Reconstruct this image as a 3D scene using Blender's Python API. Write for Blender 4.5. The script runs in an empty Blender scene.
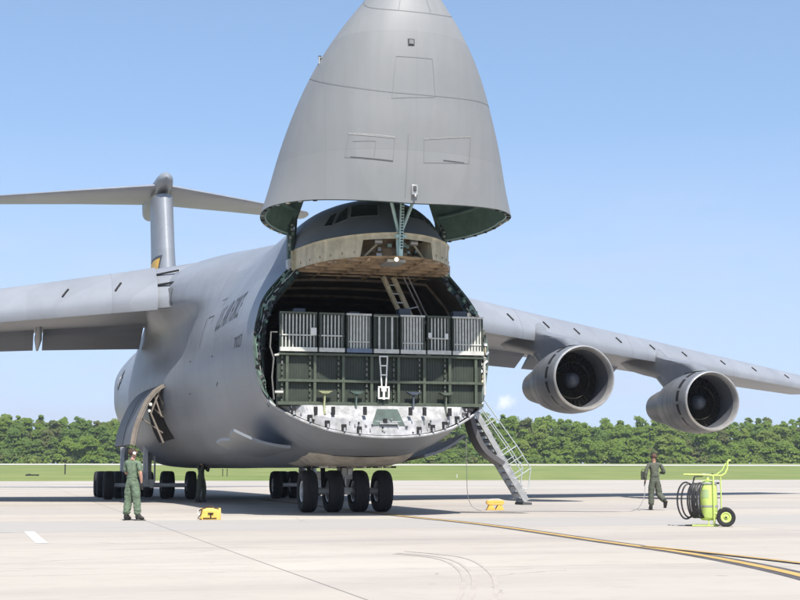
import bpy, bmesh, math, random
import numpy as np
from mathutils import Vector, Matrix
R = math.radians
scene = bpy.context.scene
COL = scene.collection

# ------------------------------------------------------------------ camera
cam_d = bpy.data.cameras.new('camera'); cam = bpy.data.objects.new('camera', cam_d); COL.objects.link(cam)
cam_d.sensor_width = 36; cam_d.lens = 63.0; cam_d.clip_start = 0.1; cam_d.clip_end = 20000
cam.location = (0, 0, 1.17); cam.rotation_euler = (R(90 + 7.03), 0, 0)
scene.camera = cam

# ------------------------------------------------------------------ sky and sun
SUN_EL = R(55); YAW = R(15.4)
SUNV = Vector((math.sin(YAW)*math.cos(SUN_EL), -math.cos(YAW)*math.cos(SUN_EL), math.sin(SUN_EL)))
world = bpy.data.worlds.new('World'); scene.world = world; world.use_nodes = True
nt = world.node_tree; nt.nodes.clear()
wo = nt.nodes.new('ShaderNodeOutputWorld'); bg = nt.nodes.new('ShaderNodeBackground')
sky = nt.nodes.new('ShaderNodeTexSky'); sky.sky_type = 'NISHITA'; sky.sun_disc = False
sky.sun_elevation = SUN_EL; sky.sun_rotation = math.atan2(SUNV.x, SUNV.y)
sky.air_density = 1.0; sky.dust_density = 0.6; sky.ozone_density = 2.0; sky.altitude = 0
bg.inputs['Strength'].default_value = 0.132
tc = nt.nodes.new('ShaderNodeTexCoord')
def wmath(op, a, b=None, clamp=False):
    n = nt.nodes.new('ShaderNodeMath'); n.operation = op; n.use_clamp = clamp
    for i, v in enumerate((a, b)):
        if v is None: continue
        if isinstance(v, (int, float)): n.inputs[i].default_value = v
        else: nt.links.new(v, n.inputs[i])
    return n.outputs[0]
sep = nt.nodes.new('ShaderNodeSeparateXYZ'); nt.links.new(tc.outputs['Generated'], sep.inputs[0])
mp = nt.nodes.new('ShaderNodeMapping'); mp.inputs['Scale'].default_value = (5, 5, 22)
nt.links.new(tc.outputs['Generated'], mp.inputs[0])
nz = nt.nodes.new('ShaderNodeTexNoise'); nz.inputs['Scale'].default_value = 1.3; nz.inputs['Detail'].default_value = 6
nz.inputs['Roughness'].default_value = 0.6
nt.links.new(mp.outputs[0], nz.inputs['Vector'])
# thin banks low over the horizon
lowm = wmath('MULTIPLY', wmath('SUBTRACT', 0.24, sep.outputs[2], True), 4.2, True)
bank = wmath('MULTIPLY', wmath('MULTIPLY', wmath('SUBTRACT', nz.outputs[0], 0.46, True), 4.0, True), lowm, True)
# one small cumulus just over the wood
cd = Vector((105/1400, 1, (472.6-402)/1400)).normalized()
dn = nt.nodes.new('ShaderNodeVectorMath'); dn.operation = 'DISTANCE'; dn.inputs[1].default_value = cd
nt.links.new(tc.outputs['Generated'], dn.inputs[0])
nz2 = nt.nodes.new('ShaderNodeTexNoise'); nz2.inputs['Scale'].default_value = 120; nz2.inputs['Detail'].default_value = 4
nt.links.new(tc.outputs['Generated'], nz2.inputs['Vector'])
puff = wmath('MULTIPLY', wmath('SUBTRACT', wmath('ADD', -0.001, wmath('MULTIPLY', nz2.outputs[0], 0.016)), dn.outputs['Value'], True), 160, True)
vm = nt.nodes.new('ShaderNodeCombineXYZ'); nt.links.new(sep.outputs[0], vm.inputs[0]); nt.links.new(sep.outputs[1], vm.inputs[1])
nt.links.new(wmath('ADD', wmath('MULTIPLY', wmath('MAXIMUM', sep.outputs[2], 0.0), 0.8), 0.16), vm.inputs[2])
vn = nt.nodes.new('ShaderNodeVectorMath'); vn.operation = 'NORMALIZE'; nt.links.new(vm.outputs[0], vn.inputs[0]); nt.links.new(vn.outputs[0], sky.inputs[0])
mx0 = nt.nodes.new('ShaderNodeMix'); mx0.data_type = 'RGBA'; mx0.blend_type = 'MULTIPLY'
mx0.inputs['Factor'].default_value = 1.0
nt.links.new(sky.outputs[0], mx0.inputs[6]); mx0.inputs[7].default_value = (1.12, 1.09, 1.04, 1)
SKYTINT = mx0.inputs[7]
mx = nt.nodes.new('ShaderNodeMix'); mx.data_type = 'RGBA'
nt.links.new(wmath('ADD', wmath('MULTIPLY', bank, 0.45), wmath('MULTIPLY', lowm, 0.70)), mx.inputs['Factor'])
nt.links.new(mx0.outputs[2], mx.inputs[6]); mx.inputs[7].default_value = (3.2, 3.5, 4.35, 1)
mx2 = nt.nodes.new('ShaderNodeMix'); mx2.data_type = 'RGBA'
nt.links.new(puff, mx2.inputs['Factor']); nt.links.new(mx.outputs[2], mx2.inputs[6]); mx2.inputs[7].default_value = (4.9, 5.2, 5.7, 1)
nt.links.new(mx2.outputs[2], bg.inputs['Color']); nt.links.new(bg.outputs[0], wo.inputs[0])

sd = bpy.data.lights.new('sun', 'SUN'); sd.energy = 5.0; sd.angle = R(0.53); sd.color = (1.0, 0.955, 0.89)
so = bpy.data.objects.new('sun', sd); COL.objects.link(so); so.rotation_euler = SUNV.to_track_quat('Z', 'Y').to_euler()
so.location = (0, 0, 60)
vs = scene.view_settings; vs.view_transform = 'Standard'; vs.look = 'None'; vs.gamma = 1; vs.use_curve_mapping = False
vs.exposure = 0.7

# ------------------------------------------------------------------ materials
MATS = {}
def mat(name, col, rough=0.6, metal=0.0, var=0.12, scale=3.0, spec=0.4, streak=0.0, stretch=(1,1,1), bump=0.0, emit=None, seams=None, col2=None, detail=5):
    if name in MATS: return MATS[name]
    m = bpy.data.materials.new(name); m.use_nodes = True; t = m.node_tree; b = t.nodes['Principled BSDF']
    b.inputs['Roughness'].default_value = rough; b.inputs['Metallic'].default_value = metal
    b.inputs['Specular IOR Level'].default_value = spec
    co = t.nodes.new('ShaderNodeTexCoord'); mp = t.nodes.new('ShaderNodeMapping'); mp.inputs['Scale'].default_value = stretch
    t.links.new(co.outputs['Object'], mp.inputs[0])
    n = t.nodes.new('ShaderNodeTexNoise'); n.inputs['Scale'].default_value = scale; n.inputs['Detail'].default_value = detail
    n.inputs['Roughness'].default_value = 0.62
    t.links.new(mp.outputs[0], n.inputs['Vector'])
    cr = t.nodes.new('ShaderNodeValToRGB'); cr.color_ramp.elements[0].position = 0.3; cr.color_ramp.elements[1].position = 0.7
    c2 = col2 or tuple(min(1, c*(1+var)) for c in col)
    cr.color_ramp.elements[0].color = (*[c*(1-var) for c in col], 1); cr.color_ramp.elements[1].color = (*c2, 1)
    t.links.new(n.outputs[0], cr.inputs[0]); out = cr.outputs[0]
    if streak:
        mp2 = t.nodes.new('ShaderNodeMapping'); mp2.inputs['Scale'].default_value = (2.2, 2.2, 0.16)
        t.links.new(co.outputs['Object'], mp2.inputs[0])
        n2 = t.nodes.new('ShaderNodeTexNoise'); n2.inputs['Scale'].default_value = 2.0; n2.inputs['Detail'].default_value = 8
        t.links.new(mp2.outputs[0], n2.inputs['Vector'])
        r2 = t.nodes.new('ShaderNodeValToRGB'); r2.color_ramp.elements[0].position = 0.35; r2.color_ramp.elements[1].position = 0.75
        r2.color_ramp.elements[0].color = (1,1,1,1); r2.color_ramp.elements[1].color = (1-streak, 1-streak, 1-streak*1.15, 1)
        t.links.new(n2.outputs[0], r2.inputs[0])
        mm = t.nodes.new('ShaderNodeMix'); mm.data_type = 'RGBA'; mm.blend_type = 'MULTIPLY'; mm.inputs[0].default_value = 1
        t.links.new(out, mm.inputs[6]); t.links.new(r2.outputs[0], mm.inputs[7]); out = mm.outputs[2]
    if seams:
        fx = []
        sp0 = t.nodes.new('ShaderNodeSeparateXYZ'); t.links.new(co.outputs['Object'], sp0.inputs[0])
        for ax, step in ((seams[0][0], seams[0][1]), (2 if seams[0][0] == 1 else 1, 1.35)):
            d = t.nodes.new('ShaderNodeMath'); d.operation = 'DIVIDE'; d.inputs[1].default_value = step; t.links.new(sp0.outputs[ax], d.inputs[0])
            fl_ = t.nodes.new('ShaderNodeMath'); fl_.operation = 'FLOOR'; t.links.new(d.outputs[0], fl_.inputs[0]); fx.append(fl_.outputs[0])
        cc = t.nodes.new('ShaderNodeCombineXYZ'); t.links.new(fx[0], cc.inputs[0]); t.links.new(fx[1], cc.inputs[1])
        wn_ = t.nodes.new('ShaderNodeTexWhiteNoise'); wn_.noise_dimensions = '2D'; t.links.new(cc.outputs[0], wn_.inputs['Vector'])
        mr = t.nodes.new('ShaderNodeMapRange'); mr.inputs[3].default_value = .93; mr.inputs[4].default_value = 1.05; t.links.new(wn_.outputs['Value'], mr.inputs[0])
        mm = t.nodes.new('ShaderNodeMix'); mm.data_type = 'RGBA'; mm.blend_type = 'MULTIPLY'; mm.inputs[0].default_value = 1
        t.links.new(out, mm.inputs[6]); t.links.new(mr.outputs[0], mm.inputs[7]); out = mm.outputs[2]
        n5 = t.nodes.new('ShaderNodeTexNoise'); n5.inputs['Scale'].default_value = 1.1; n5.inputs['Detail'].default_value = 10; n5.inputs['Roughness'].default_value = .75
        t.links.new(co.outputs['Object'], n5.inputs['Vector'])
        r5 = t.nodes.new('ShaderNodeMapRange'); r5.inputs[1].default_value = .56; r5.inputs[2].default_value = .72; r5.inputs[3].default_value = 0; r5.inputs[4].default_value = .22; t.links.new(n5.outputs[0], r5.inputs[0])
        mm = t.nodes.new('ShaderNodeMix'); mm.data_type = 'RGBA'; t.links.new(r5.outputs[0], mm.inputs[0]); t.links.new(out, mm.inputs[6]); mm.inputs[7].default_value = (.13,.13,.13,1); out = mm.outputs[2]
        # riveted skin seams: thin lines every few metres in two object axes
        sp = t.nodes.new('ShaderNodeSeparateXYZ'); t.links.new(co.outputs['Object'], sp.inputs[0])
        for ax, step, wid in seams:
            a = t.nodes.new('ShaderNodeMath'); a.operation = 'PINGPONG'; a.inputs[1].default_value = step
            t.links.new(sp.outputs[ax], a.inputs[0])
            c = t.nodes.new('ShaderNodeMath'); c.operation = 'LESS_THAN'; c.inputs[1].default_value = wid
            t.links.new(a.outputs[0], c.inputs[0])
            f = t.nodes.new('ShaderNodeMath'); f.operation = 'MULTIPLY'; f.inputs[1].default_value = 0.22
            t.links.new(c.outputs[0], f.inputs[0])
            mm = t.nodes.new('ShaderNodeMix'); mm.data_type = 'RGBA'
            t.links.new(f.outputs[0], mm.inputs[0]); t.links.new(out, mm.inputs[6]); mm.inputs[7].default_value = (0.03,0.03,0.035,1); out = mm.outputs[2]
    t.links.new(out, b.inputs['Base Color'])
    # roughness variation
    rr = t.nodes.new('ShaderNodeMapRange'); rr.inputs[3].default_value = max(0.02, rough-0.08); rr.inputs[4].default_value = min(1, rough+0.1)
    t.links.new(n.outputs[0], rr.inputs[0]); t.links.new(rr.outputs[0], b.inputs['Roughness'])
    if bump:
        bp = t.nodes.new('ShaderNodeBump'); bp.inputs['Strength'].default_value = bump; bp.inputs['Distance'].default_value = 0.02
        t.links.new(n.outputs[0], bp.inputs['Height']); t.links.new(bp.outputs[0], b.inputs['Normal'])
    if emit:
        b.inputs['Emission Color'].default_value = (*emit[:3], 1); b.inputs['Emission Strength'].default_value = emit[3]
    MATS[name] = m; return m

GREY = mat('aircraft_grey_paint', (0.192, 0.207, 0.232), 0.42, var=0.07, scale=0.5, streak=0.10, seams=[(1, 2.6, 0.014), (2, .9, .006)], spec=0.45)
VISG = mat('visor_grey_paint', (0.198, 0.210, 0.213), 0.55, var=0.07, scale=0.35, streak=0.06, col2=(.208,.210,.212), seams=[(2, 1.55, 0.004), (0, 1.1, .003)], spec=0.4)
WGREY = mat('wing_grey_paint', (0.210, 0.223, 0.245), 0.4, var=0.08, scale=0.6, seams=[(0, 3.1, 0.012)], spec=0.45)
NAC = mat('nacelle_paint', (0.145, 0.15, 0.158), 0.4, var=0.18, scale=1.6, streak=0.12)
DGREY = mat('shaded_hood_grey', (0.15, 0.168, 0.195), 0.45, var=0.1, scale=1.2)
LINE = mat('panel_gap', (0.06, 0.062, 0.066), 0.8, var=0.05)
BLACK = mat('black_parts_and_shade', (0.012, 0.012, 0.013), 0.8, var=0.2)
RUBBER = mat('tyre_rubber', (0.018, 0.018, 0.019), 0.8, var=0.25, scale=6)
WHITE = mat('gear_white', (0.5, 0.5, 0.48), 0.4, var=0.08, scale=4, streak=0.25)
HUB = mat('wheel_hub', (0.45, 0.45, 0.46), 0.35, var=0.1, scale=8)
METAL = mat('bare_metal', (0.50, 0.49, 0.47), 0.32, metal=0.6, var=0.12, scale=5)
STEEL = mat('dull_steel', (0.35, 0.35, 0.34), 0.4, metal=0.5, var=0.2, scale=6)
CREAM = mat('cream_primer', (0.47, 0.415, 0.295), 0.6, var=0.2, scale=3.5, streak=0.35)
TAN = mat('grimy_tan_lining', (0.28, 0.205, 0.13), 0.7, var=0.6, scale=2.2, detail=8)
GREEN = mat('zinc_chromate_green', (0.13, 0.20, 0.16), 0.6, var=0.25, scale=2.0)
DKGREEN = mat('dark_green_frame', (0.045, 0.07, 0.06), 0.6, var=0.4, scale=5)
OLIVE = mat('ramp_olive', (0.026, 0.034, 0.024), 0.6, var=0.25, scale=3)
OLIVE2 = mat('ramp_rib_olive', (0.055, 0.068, 0.046), 0.55, var=0.25, scale=5)
SLAT = mat('ramp_pale_slat', (0.42, 0.42, 0.38), 0.5, var=0.2, scale=8)
SILL = mat('worn_white_sill', (0.34, 0.34, 0.35), 0.5, var=0.4, scale=3.5, streak=0.35, detail=9)
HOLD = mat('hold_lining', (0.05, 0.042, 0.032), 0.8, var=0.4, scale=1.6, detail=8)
GLASS = mat('cockpit_glass', (0.01, 0.013, 0.018), 0.06, var=0.1, spec=0.8)
BLUEG = mat('blue_grey_box', (0.10, 0.13, 0.19), 0.6, var=0.2)
STRUTG = mat('pale_green_strut', (0.33, 0.46, 0.44), 0.4, var=0.15, scale=6)
LIME = mat('lime_paint', (0.43, 0.54, 0.14), 0.4, var=0.10, scale=9)
YEL = mat('chock_yellow', (0.62, 0.37, 0.075), 0.5, var=0.18, scale=14)
HOSE = mat('black_hose', (0.02, 0.02, 0.021), 0.45, var=0.2)
SUIT = mat('sage_coverall', (0.11, 0.15, 0.098), 0.9, var=0.35, scale=9, bump=1.0)
SUIT2 = mat('olive_flight_suit', (0.075, 0.083, 0.062), 0.9, var=0.28, scale=5, bump=0.6)
SKIN = mat('skin', (0.38, 0.21, 0.15), 0.6, var=0.08)
BOOT = mat('black_leather', (0.02, 0.018, 0.016), 0.5, var=0.2)
HAIR = mat('dark_brown_hair', (0.05, 0.028, 0.018), 0.8, var=0.3, scale=30)
HAIR2 = mat('reddish_brown_hair', (0.085, 0.045, 0.03), 0.8, var=0.3, scale=30)
HEADW = mat('headset_white', (0.55, 0.54, 0.5), 0.5, var=0.1)
LETTER = mat('dark_grey_lettering', (0.045, 0.05, 0.06), 0.6, var=0.1)
GOLD = mat('tail_stripe_gold', (0.62, 0.36, 0.05), 0.5, var=0.1)

# ------------------------------------------------------------------ mesh helpers
class MB:
    def __init__(s): s.v = []; s.f = []; s.m = []; s.mats = []
    def mi(s, m):
        if m not in s.mats: s.mats.append(m)
        return s.mats.index(m)
    def add(s, vs, fs, m):
        o = len(s.v); k = s.mi(m); s.v += [tuple(v) for v in vs]
        for f in fs: s.f.append(tuple(i+o for i in f)); s.m.append(k)
    def box(s, c, d, m, rot=None):
        hx, hy, hz = d[0]/2, d[1]/2, d[2]/2
        P = [Vector((x, y, z)) for x in (-hx, hx) for y in (-hy, hy) for z in (-hz, hz)]
        if rot is not None: P = [rot @ p for p in P]
        c = Vector(c)
        s.add([p+c for p in P], [(0,1,3,2),(4,6,7,5),(0,4,5,1),(2,3,7,6),(0,2,6,4),(1,5,7,3)], m)
    def beam(s, a, b, w, h, m, up=(0,0,1)):
        a = Vector(a); b = Vector(b); d = b-a; L = d.length
        if L < 1e-6: return
        y = d.normalized(); x = y.cross(Vector(up))
        if x.length < 1e-4: x = Vector((1,0,0))
        x.normalize(); z = x.cross(y)
        s.box((a+b)/2, (w, L, h), m, Matrix((x, y, z)).transposed())
    def tube(s, pts, r, m, n=8, cap=True):
        pts = [Vector(p) for p in pts]; rs = r if isinstance(r, (list, tuple)) else [r]*len(pts)
        V = []; prev = None
        for i, p in enumerate(pts):
            d = (pts[min(i+1, len(pts)-1)] - pts[max(i-1, 0)]).normalized()
            x = prev if prev is not None else (Vector((0,0,1)) if abs(d.z) < 0.9 else Vector((1,0,0)))
            x = (x - d*x.dot(d)); x.normalize(); prev = x; y = d.cross(x)
            for k in range(n):
                t = 2*math.pi*k/n; V.append(p + (x*math.cos(t)+y*math.sin(t))*rs[i])
        F = []
        for i in range(len(pts)-1):
            for k in range(n): F.append((i*n+k, i*n+(k+1)%n, (i+1)*n+(k+1)%n, (i+1)*n+k))
        if cap: F.append(tuple(range(n-1, -1, -1))); F.append(tuple((len(pts)-1)*n+k for k in range(n)))
        s.add(V, F, m)
    def lathe(s, prof, o, ax, m, n=32, mlist=None, close=False):
        # prof: (dist along axis, radius)
        o = Vector(o); ax = Vector(ax).normalized(); x = Vector((0,0,1)) if abs(ax.z) < 0.9 else Vector((1,0,0))
        x = (x-ax*x.dot(ax)).normalized(); y = ax.cross(x); V = []
        for d, r in prof:
            for k in range(n):
                t = 2*math.pi*k/n; V.append(o+ax*d+(x*math.cos(t)+y*math.sin(t))*r)
        for i in range(len(prof)-1):
            F = [(i*n+k, i*n+(k+1)%n, (i+1)*n+(k+1)%n, (i+1)*n+k) for k in range(n)]
            kk = s.mi(mlist[i] if mlist else m)
            if i == 0: base = len(s.v); s.v += [tuple(v) for v in V]
            for f in F: s.f.append(tuple(j+base for j in f)); s.m.append(kk)
    def prism(s, poly, d0, m, d1):
        # poly: list of 3D points, extruded by vector d1
        P = [Vector(p) for p in poly]; n = len(P); d = Vector(d1)
        V = [p+Vector(d0) for p in P] + [p+Vector(d0)+d for p in P]
        F = [tuple(range(n-1,-1,-1)), tuple(range(n, 2*n))] + [(i, (i+1)%n, n+(i+1)%n, n+i) for i in range(n)]
        s.add(V, F, m)
    def grid(s, G, m, wrap=False):
        nu = len(G); nv = len(G[0]); V = [p for row in G for p in row]; F = []
        for i in range(nu-1):
            for j in range(nv if wrap else nv-1): F.append((i*nv+j, i*nv+(j+1)%nv, (i+1)*nv+(j+1)%nv, (i+1)*nv+j))
        s.add(V, F, m)
    def build(s, name, parent=None, smooth=True, angle=40, bevel=0, weld=False):
        me = bpy.data.meshes.new(name); me.from_pydata(s.v, [], s.f); me.update()
        for m in s.mats: me.materials.append(m)
        me.polygons.foreach_set('material_index', s.m)
        bm = bmesh.new(); bm.from_mesh(me)
        if weld: bmesh.ops.remove_doubles(bm, verts=bm.verts, dist=1e-4)
        bmesh.ops.recalc_face_normals(bm, faces=bm.faces)
        if smooth:
            for f in bm.faces: f.smooth = True
            lim = R(angle)
            for e in bm.edges:
                if len(e.link_faces) == 2 and e.calc_face_angle(0) > lim: e.smooth = False
        bm.to_mesh(me); bm.free()
        o = bpy.data.objects.new(name, me); COL.objects.link(o)
        if parent is not None: o.parent = parent
        if bevel:
            b = o.modifiers.new('bevel', 'BEVEL'); b.width = bevel; b.segments = 2; b.limit_method = 'ANGLE'
        return o

def pieces(g, name, parent=None, **kw):
    par = list(range(len(g.v)))
    def find(i):
        while par[i] != i: par[i] = par[par[i]]; i = par[i]
        return i
    key = {}
    for i, v in enumerate(g.v):
        k = tuple(round(c, 4) for c in v)
        if k in key: par[find(i)] = find(key[k])
        else: key[k] = i
    for f in g.f:
        for i in f[1:]: par[find(i)] = find(f[0])
    groups = {}
    for f, m in zip(g.f, g.m): groups.setdefault(find(f[0]), []).append((f, m))
    for fs in groups.values():
        h = MB(); ids = {}
        for f, m in fs:
            nf = []
            for i in f:
                if i not in ids: ids[i] = len(h.v); h.v.append(g.v[i])
                nf.append(ids[i])
            h.f.append(tuple(nf)); h.m.append(h.mi(g.mats[m]))
        h.build(name, parent, **kw)
def empty(name, loc, rz=0, parent=None):
    o = bpy.data.objects.new(name, None); COL.objects.link(o); o.location = loc; o.rotation_euler = (0,0,rz)
    if parent is not None: o.parent = parent
    return o
def tag(o, label=None, cat=None, group=None, kind=None):
    if label: o['label'] = label
    if cat: o['category'] = cat
    if group: o['group'] = group
    if kind: o['kind'] = kind
    return o
def copy_tree(o, parent=None):
    c = o.copy(); COL.objects.link(c); c.parent = parent
    for ch in o.children: copy_tree(ch, c)
    return c
def pchip(x, y, xq):
    x = np.asarray(x, float); y = np.asarray(y, float)
    h = np.diff(x); d = np.diff(y, axis=0)/h.reshape(-1, *([1]*(y.ndim-1)))
    m = np.zeros_like(y); m[0] = d[0]; m[-1] = d[-1]
    hh = h.reshape(-1, *([1]*(y.ndim-1)))
    w1 = 2*hh[1:]+hh[:-1]; w2 = hh[1:]+2*hh[:-1]
    with np.errstate(all='ignore'):
        mm = (w1+w2)/(w1/d[:-1]+w2/d[1:])
    m[1:-1] = np.where(d[:-1]*d[1:] > 0, mm, 0)
    xq = np.atleast_1d(xq).astype(float); i = np.clip(np.searchsorted(x, xq)-1, 0, len(x)-2)
    t = ((xq-x[i])/h[i]); sh = (-1, *([1]*(y.ndim-1))); t = t.reshape(sh); H = h[i].reshape(sh)
    return (2*t**3-3*t**2+1)*y[i] + (t**3-2*t**2+t)*H*m[i] + (-2*t**3+3*t**2)*y[i+1] + (t**3-t**2)*H*m[i+1]
def crom(y, tq):
    # Catmull-Rom through rows of y at integer parameters
    y = np.asarray(y, float); n = len(y)
    tq = np.atleast_1d(tq).astype(float); i = np.clip(np.floor(tq).astype(int), 0, n-2); t = (tq-i).reshape(-1, *([1]*(y.ndim-1)))
    p0 = y[np.clip(i-1,0,n-1)]; p1 = y[i]; p2 = y[i+1]; p3 = y[np.clip(i+2,0,n-1)]
    return 0.5*(2*p1 + (-p0+p2)*t + (2*p0-5*p1+4*p2-p3)*t*t + (-p0+3*p1-3*p2+p3)*t**3)

# ------------------------------------------------------------------ ground
AX = Vector((math.cos(YAW), math.sin(YAW), 0)); AQ = Vector((-math.sin(YAW), math.cos(YAW), 0))
def edgeY(x): return 214 + x*0.36          # apron / grass boundary
def terr(x, y):
    d = y - edgeY(x)
    if d <= 0: return -0.03
    e = 410 - edgeY(x)
    return float(np.interp(d, [0, 4, e*0.5, e, e+30, e+60], [-0.03, 0.02, 1.35, 3.25, 4.0, 4.2]))
def ground_mat():
    m = bpy.data.materials.new('grass_turf'); m.use_nodes = True; t = m.node_tree; b = t.nodes['Principled BSDF']
    b.inputs['Roughness'].default_value = 1; b.inputs['Specular IOR Level'].default_value = 0.1
    co = t.nodes.new('ShaderNodeTexCoord')
    def noise(sc, mpsc, det=6):
        mp = t.nodes.new('ShaderNodeMapping'); mp.inputs['Scale'].default_value = mpsc; t.links.new(co.outputs['Object'], mp.inputs[0])
        n = t.nodes.new('ShaderNodeTexNoise'); n.inputs['Scale'].default_value = sc; n.inputs['Detail'].default_value = det
        t.links.new(mp.outputs[0], n.inputs['Vector']); return n.outputs[0]
    r = t.nodes.new('ShaderNodeValToRGB'); e = r.color_ramp.elements
    e[0].position = .3; e[0].color = (0.11, 0.155, 0.042, 1); e[1].position = .7; e[1].color = (0.205, 0.225, 0.08, 1)
    k = t.nodes.new('ShaderNodeMath'); k.operation = 'ADD'
    a = t.nodes.new('ShaderNodeMath'); a.operation = 'MULTIPLY'; a.inputs[1].default_value = 0.5; t.links.new(noise(0.02, (1, 4, 1)), a.inputs[0])
    c = t.nodes.new('ShaderNodeMath'); c.operation = 'MULTIPLY'; c.inputs[1].default_value = 0.5; t.links.new(noise(0.12, (1, 0.5, 1), 12), c.inputs[0])
    t.links.new(a.outputs[0], k.inputs[0]); t.links.new(c.outputs[0], k.inputs[1]); t.links.new(k.outputs[0], r.inputs[0])
    t.links.new(r.outputs[0], b.inputs['Base Color']); return m
def conc_mat():
    m = bpy.data.materials.new('apron_concrete'); m.use_nodes = True; t = m.node_tree; b = t.nodes['Principled BSDF']
    b.inputs['Roughness'].default_value = 0.85; b.inputs['Specular IOR Level'].default_value = 0.25
    co = t.nodes.new('ShaderNodeTexCoord'); mp = t.nodes.new('ShaderNodeMapping'); mp.vector_type = 'POINT'
    mp.inputs['Rotation'].default_value = (0, 0, -YAW); t.links.new(co.outputs['Object'], mp.inputs[0])   # slab axes p, q
    sp = t.nodes.new('ShaderNodeSeparateXYZ'); t.links.new(mp.outputs[0], sp.inputs[0]); p, q = sp.outputs[0], sp.outputs[1]
    def M(op, a, b_=None, cl=False):
        n = t.nodes.new('ShaderNodeMath'); n.operation = op; n.use_clamp = cl
        for i, v in enumerate((a, b_)):
            if v is None: continue
            if isinstance(v, (int, float)): n.inputs[i].default_value = v
            else: t.links.new(v, n.inputs[i])
        return n.outputs[0]
    def mix(f, a, c, bt='MIX'):
        n = t.nodes.new('ShaderNodeMix'); n.data_type = 'RGBA'; n.blend_type = bt
        if isinstance(f, (int, float)): n.inputs[0].default_value = f
        else: t.links.new(f, n.inputs[0])
        for i, v in ((6, a), (7, c)):
            if isinstance(v, tuple): n.inputs[i].default_value = (*v, 1)
            else: t.links.new(v, n.inputs[i])
        return n.outputs[2]
    def noise(sc, mpsc=(1,1,1), det=6, rough=.6, src=None):
        m2 = t.nodes.new('ShaderNodeMapping'); m2.inputs['Scale'].default_value = mpsc; t.links.new(mp.outputs[0], m2.inputs[0])
        n = t.nodes.new('ShaderNodeTexNoise'); n.inputs['Scale'].default_value = sc; n.inputs['Detail'].default_value = det; n.inputs['Roughness'].default_value = rough
        t.links.new(m2.outputs[0], n.inputs['Vector']); return n.outputs[0]
    # colour per slab
    S = 6.1
    cp = M('FLOOR', M('DIVIDE', M('SUBTRACT', p, 3.2), S)); cq = M('FLOOR', M('DIVIDE', M('SUBTRACT', q, 29.0), S))
    cx = t.nodes.new('ShaderNodeCombineXYZ'); t.links.new(cp, cx.inputs[0]); t.links.new(cq, cx.inputs[1])
    wn = t.nodes.new('ShaderNodeTexWhiteNoise'); wn.noise_dimensions = '2D'; t.links.new(cx.outputs[0], wn.inputs['Vector'])
    wr = t.nodes.new('ShaderNodeTexWhiteNoise'); wr.noise_dimensions = '1D'; t.links.new(cq, wr.inputs['W'])
    big = noise(0.05, (1, 1.6, 1), 5); fine = noise(1.2, (1,1,1), 10, .75); str_ = noise(0.25, (0.12, 1.3, 1), 8, .65)
    base = mix(M('MULTIPLY', M('SUBTRACT', big, .35, True), 3.0, True), (0.348, 0.312, 0.266), (0.430, 0.393, 0.338))
    base = mix(M('MULTIPLY', wn.outputs['Value'], .32), base, (0.29, 0.262, 0.24))
    base = mix(M('MULTIPLY', M('SUBTRACT', wr.outputs['Value'], .55, True), .7), base, (0.285, 0.28, 0.272))
    base = mix(M('MULTIPLY', M('SUBTRACT', fine, .5, True), 1.6, True), base, (0.25, 0.222, 0.20))
    base = mix(M('MULTIPLY', M('SUBTRACT', str_, .50, True), 2.4, True), base, (0.235, 0.208, 0.195))
    # the cooler grey lane
    lane = M('MULTIPLY', M('GREATER_THAN', q, 29.0), M('LESS_THAN', q, 35.1))
    base = mix(M('MULTIPLY', lane, .8), base, (0.31, 0.296, 0.276))
    # joints
    jp = M('LESS_THAN', M('PINGPONG', M('SUBTRACT', p, 3.2), S/2*1.0), 0.012)
    j1 = M('LESS_THAN', M('ABSOLUTE', M('SUBTRACT', M('MODULO', M('ADD', M('SUBTRACT', p, 3.2), 610), S), S/2)), -1)
    fr = M('FRACT', M('DIVIDE', M('SUBTRACT', p, 3.2), S*2)); jpp = M('MAXIMUM', M('LESS_THAN', fr, 0.0022), M('MULTIPLY', M('LESS_THAN', M('FRACT', M('DIVIDE', M('SUBTRACT', p, 3.2), S)), 0.003), .35))
    fq = M('FRACT', M('DIVIDE', M('SUBTRACT', q, 29.0), S)); jq = M('LESS_THAN', fq, 0.004)
    j = M('MAXIMUM', M('MULTIPLY', jpp, .75), M('MULTIPLY', jq, .6))
    base = mix(j, base, (0.12, 0.11, 0.10))
    vo = t.nodes.new('ShaderNodeTexVoronoi'); vo.feature = 'DISTANCE_TO_EDGE'; vo.inputs['Scale'].default_value = .16
    wv = t.nodes.new('ShaderNodeVectorMath'); wv.operation = 'ADD'; t.links.new(mp.outputs[0], wv.inputs[0])
    n9 = t.nodes.new('ShaderNodeTexNoise'); n9.inputs['Scale'].default_value = .6; n9.inputs['Detail'].default_value = 6; t.links.new(mp.outputs[0], n9.inputs['Vector']); t.links.new(n9.outputs['Color'], wv.inputs[1]); t.links.new(wv.outputs[0], vo.inputs['Vector'])
    ck = M('MULTIPLY', M('LESS_THAN', vo.outputs['Distance'], 0.0022), M('GREATER_THAN', big, .53))
    base = mix(M('MULTIPLY', ck, .45), base, (0.15, 0.13, 0.12))
    sp_ = noise(2.6, (1, 1, 1), 3, .5); base = mix(M('MULTIPLY', M('SUBTRACT', sp_, .70, True), 6.0, True), base, (0.17, 0.15, 0.14))
    # rubber stains
    st = noise(0.35, (0.22, 1.0, 1), 7, .7)
    base = mix(M('MULTIPLY', M('SUBTRACT', st, .57, True), 3.0, True), base, (0.15, 0.135, 0.125))
    t.links.new(base, b.inputs['Base Color'])
    bp = t.nodes.new('ShaderNodeBump'); bp.inputs['Strength'].default_value = .25; bp.inputs['Distance'].default_value = .01
    t.links.new(noise(9, (1,1,1), 6), bp.inputs['Height']); t.links.new(bp.outputs[0], b.inputs['Normal'])
    return m
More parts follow.
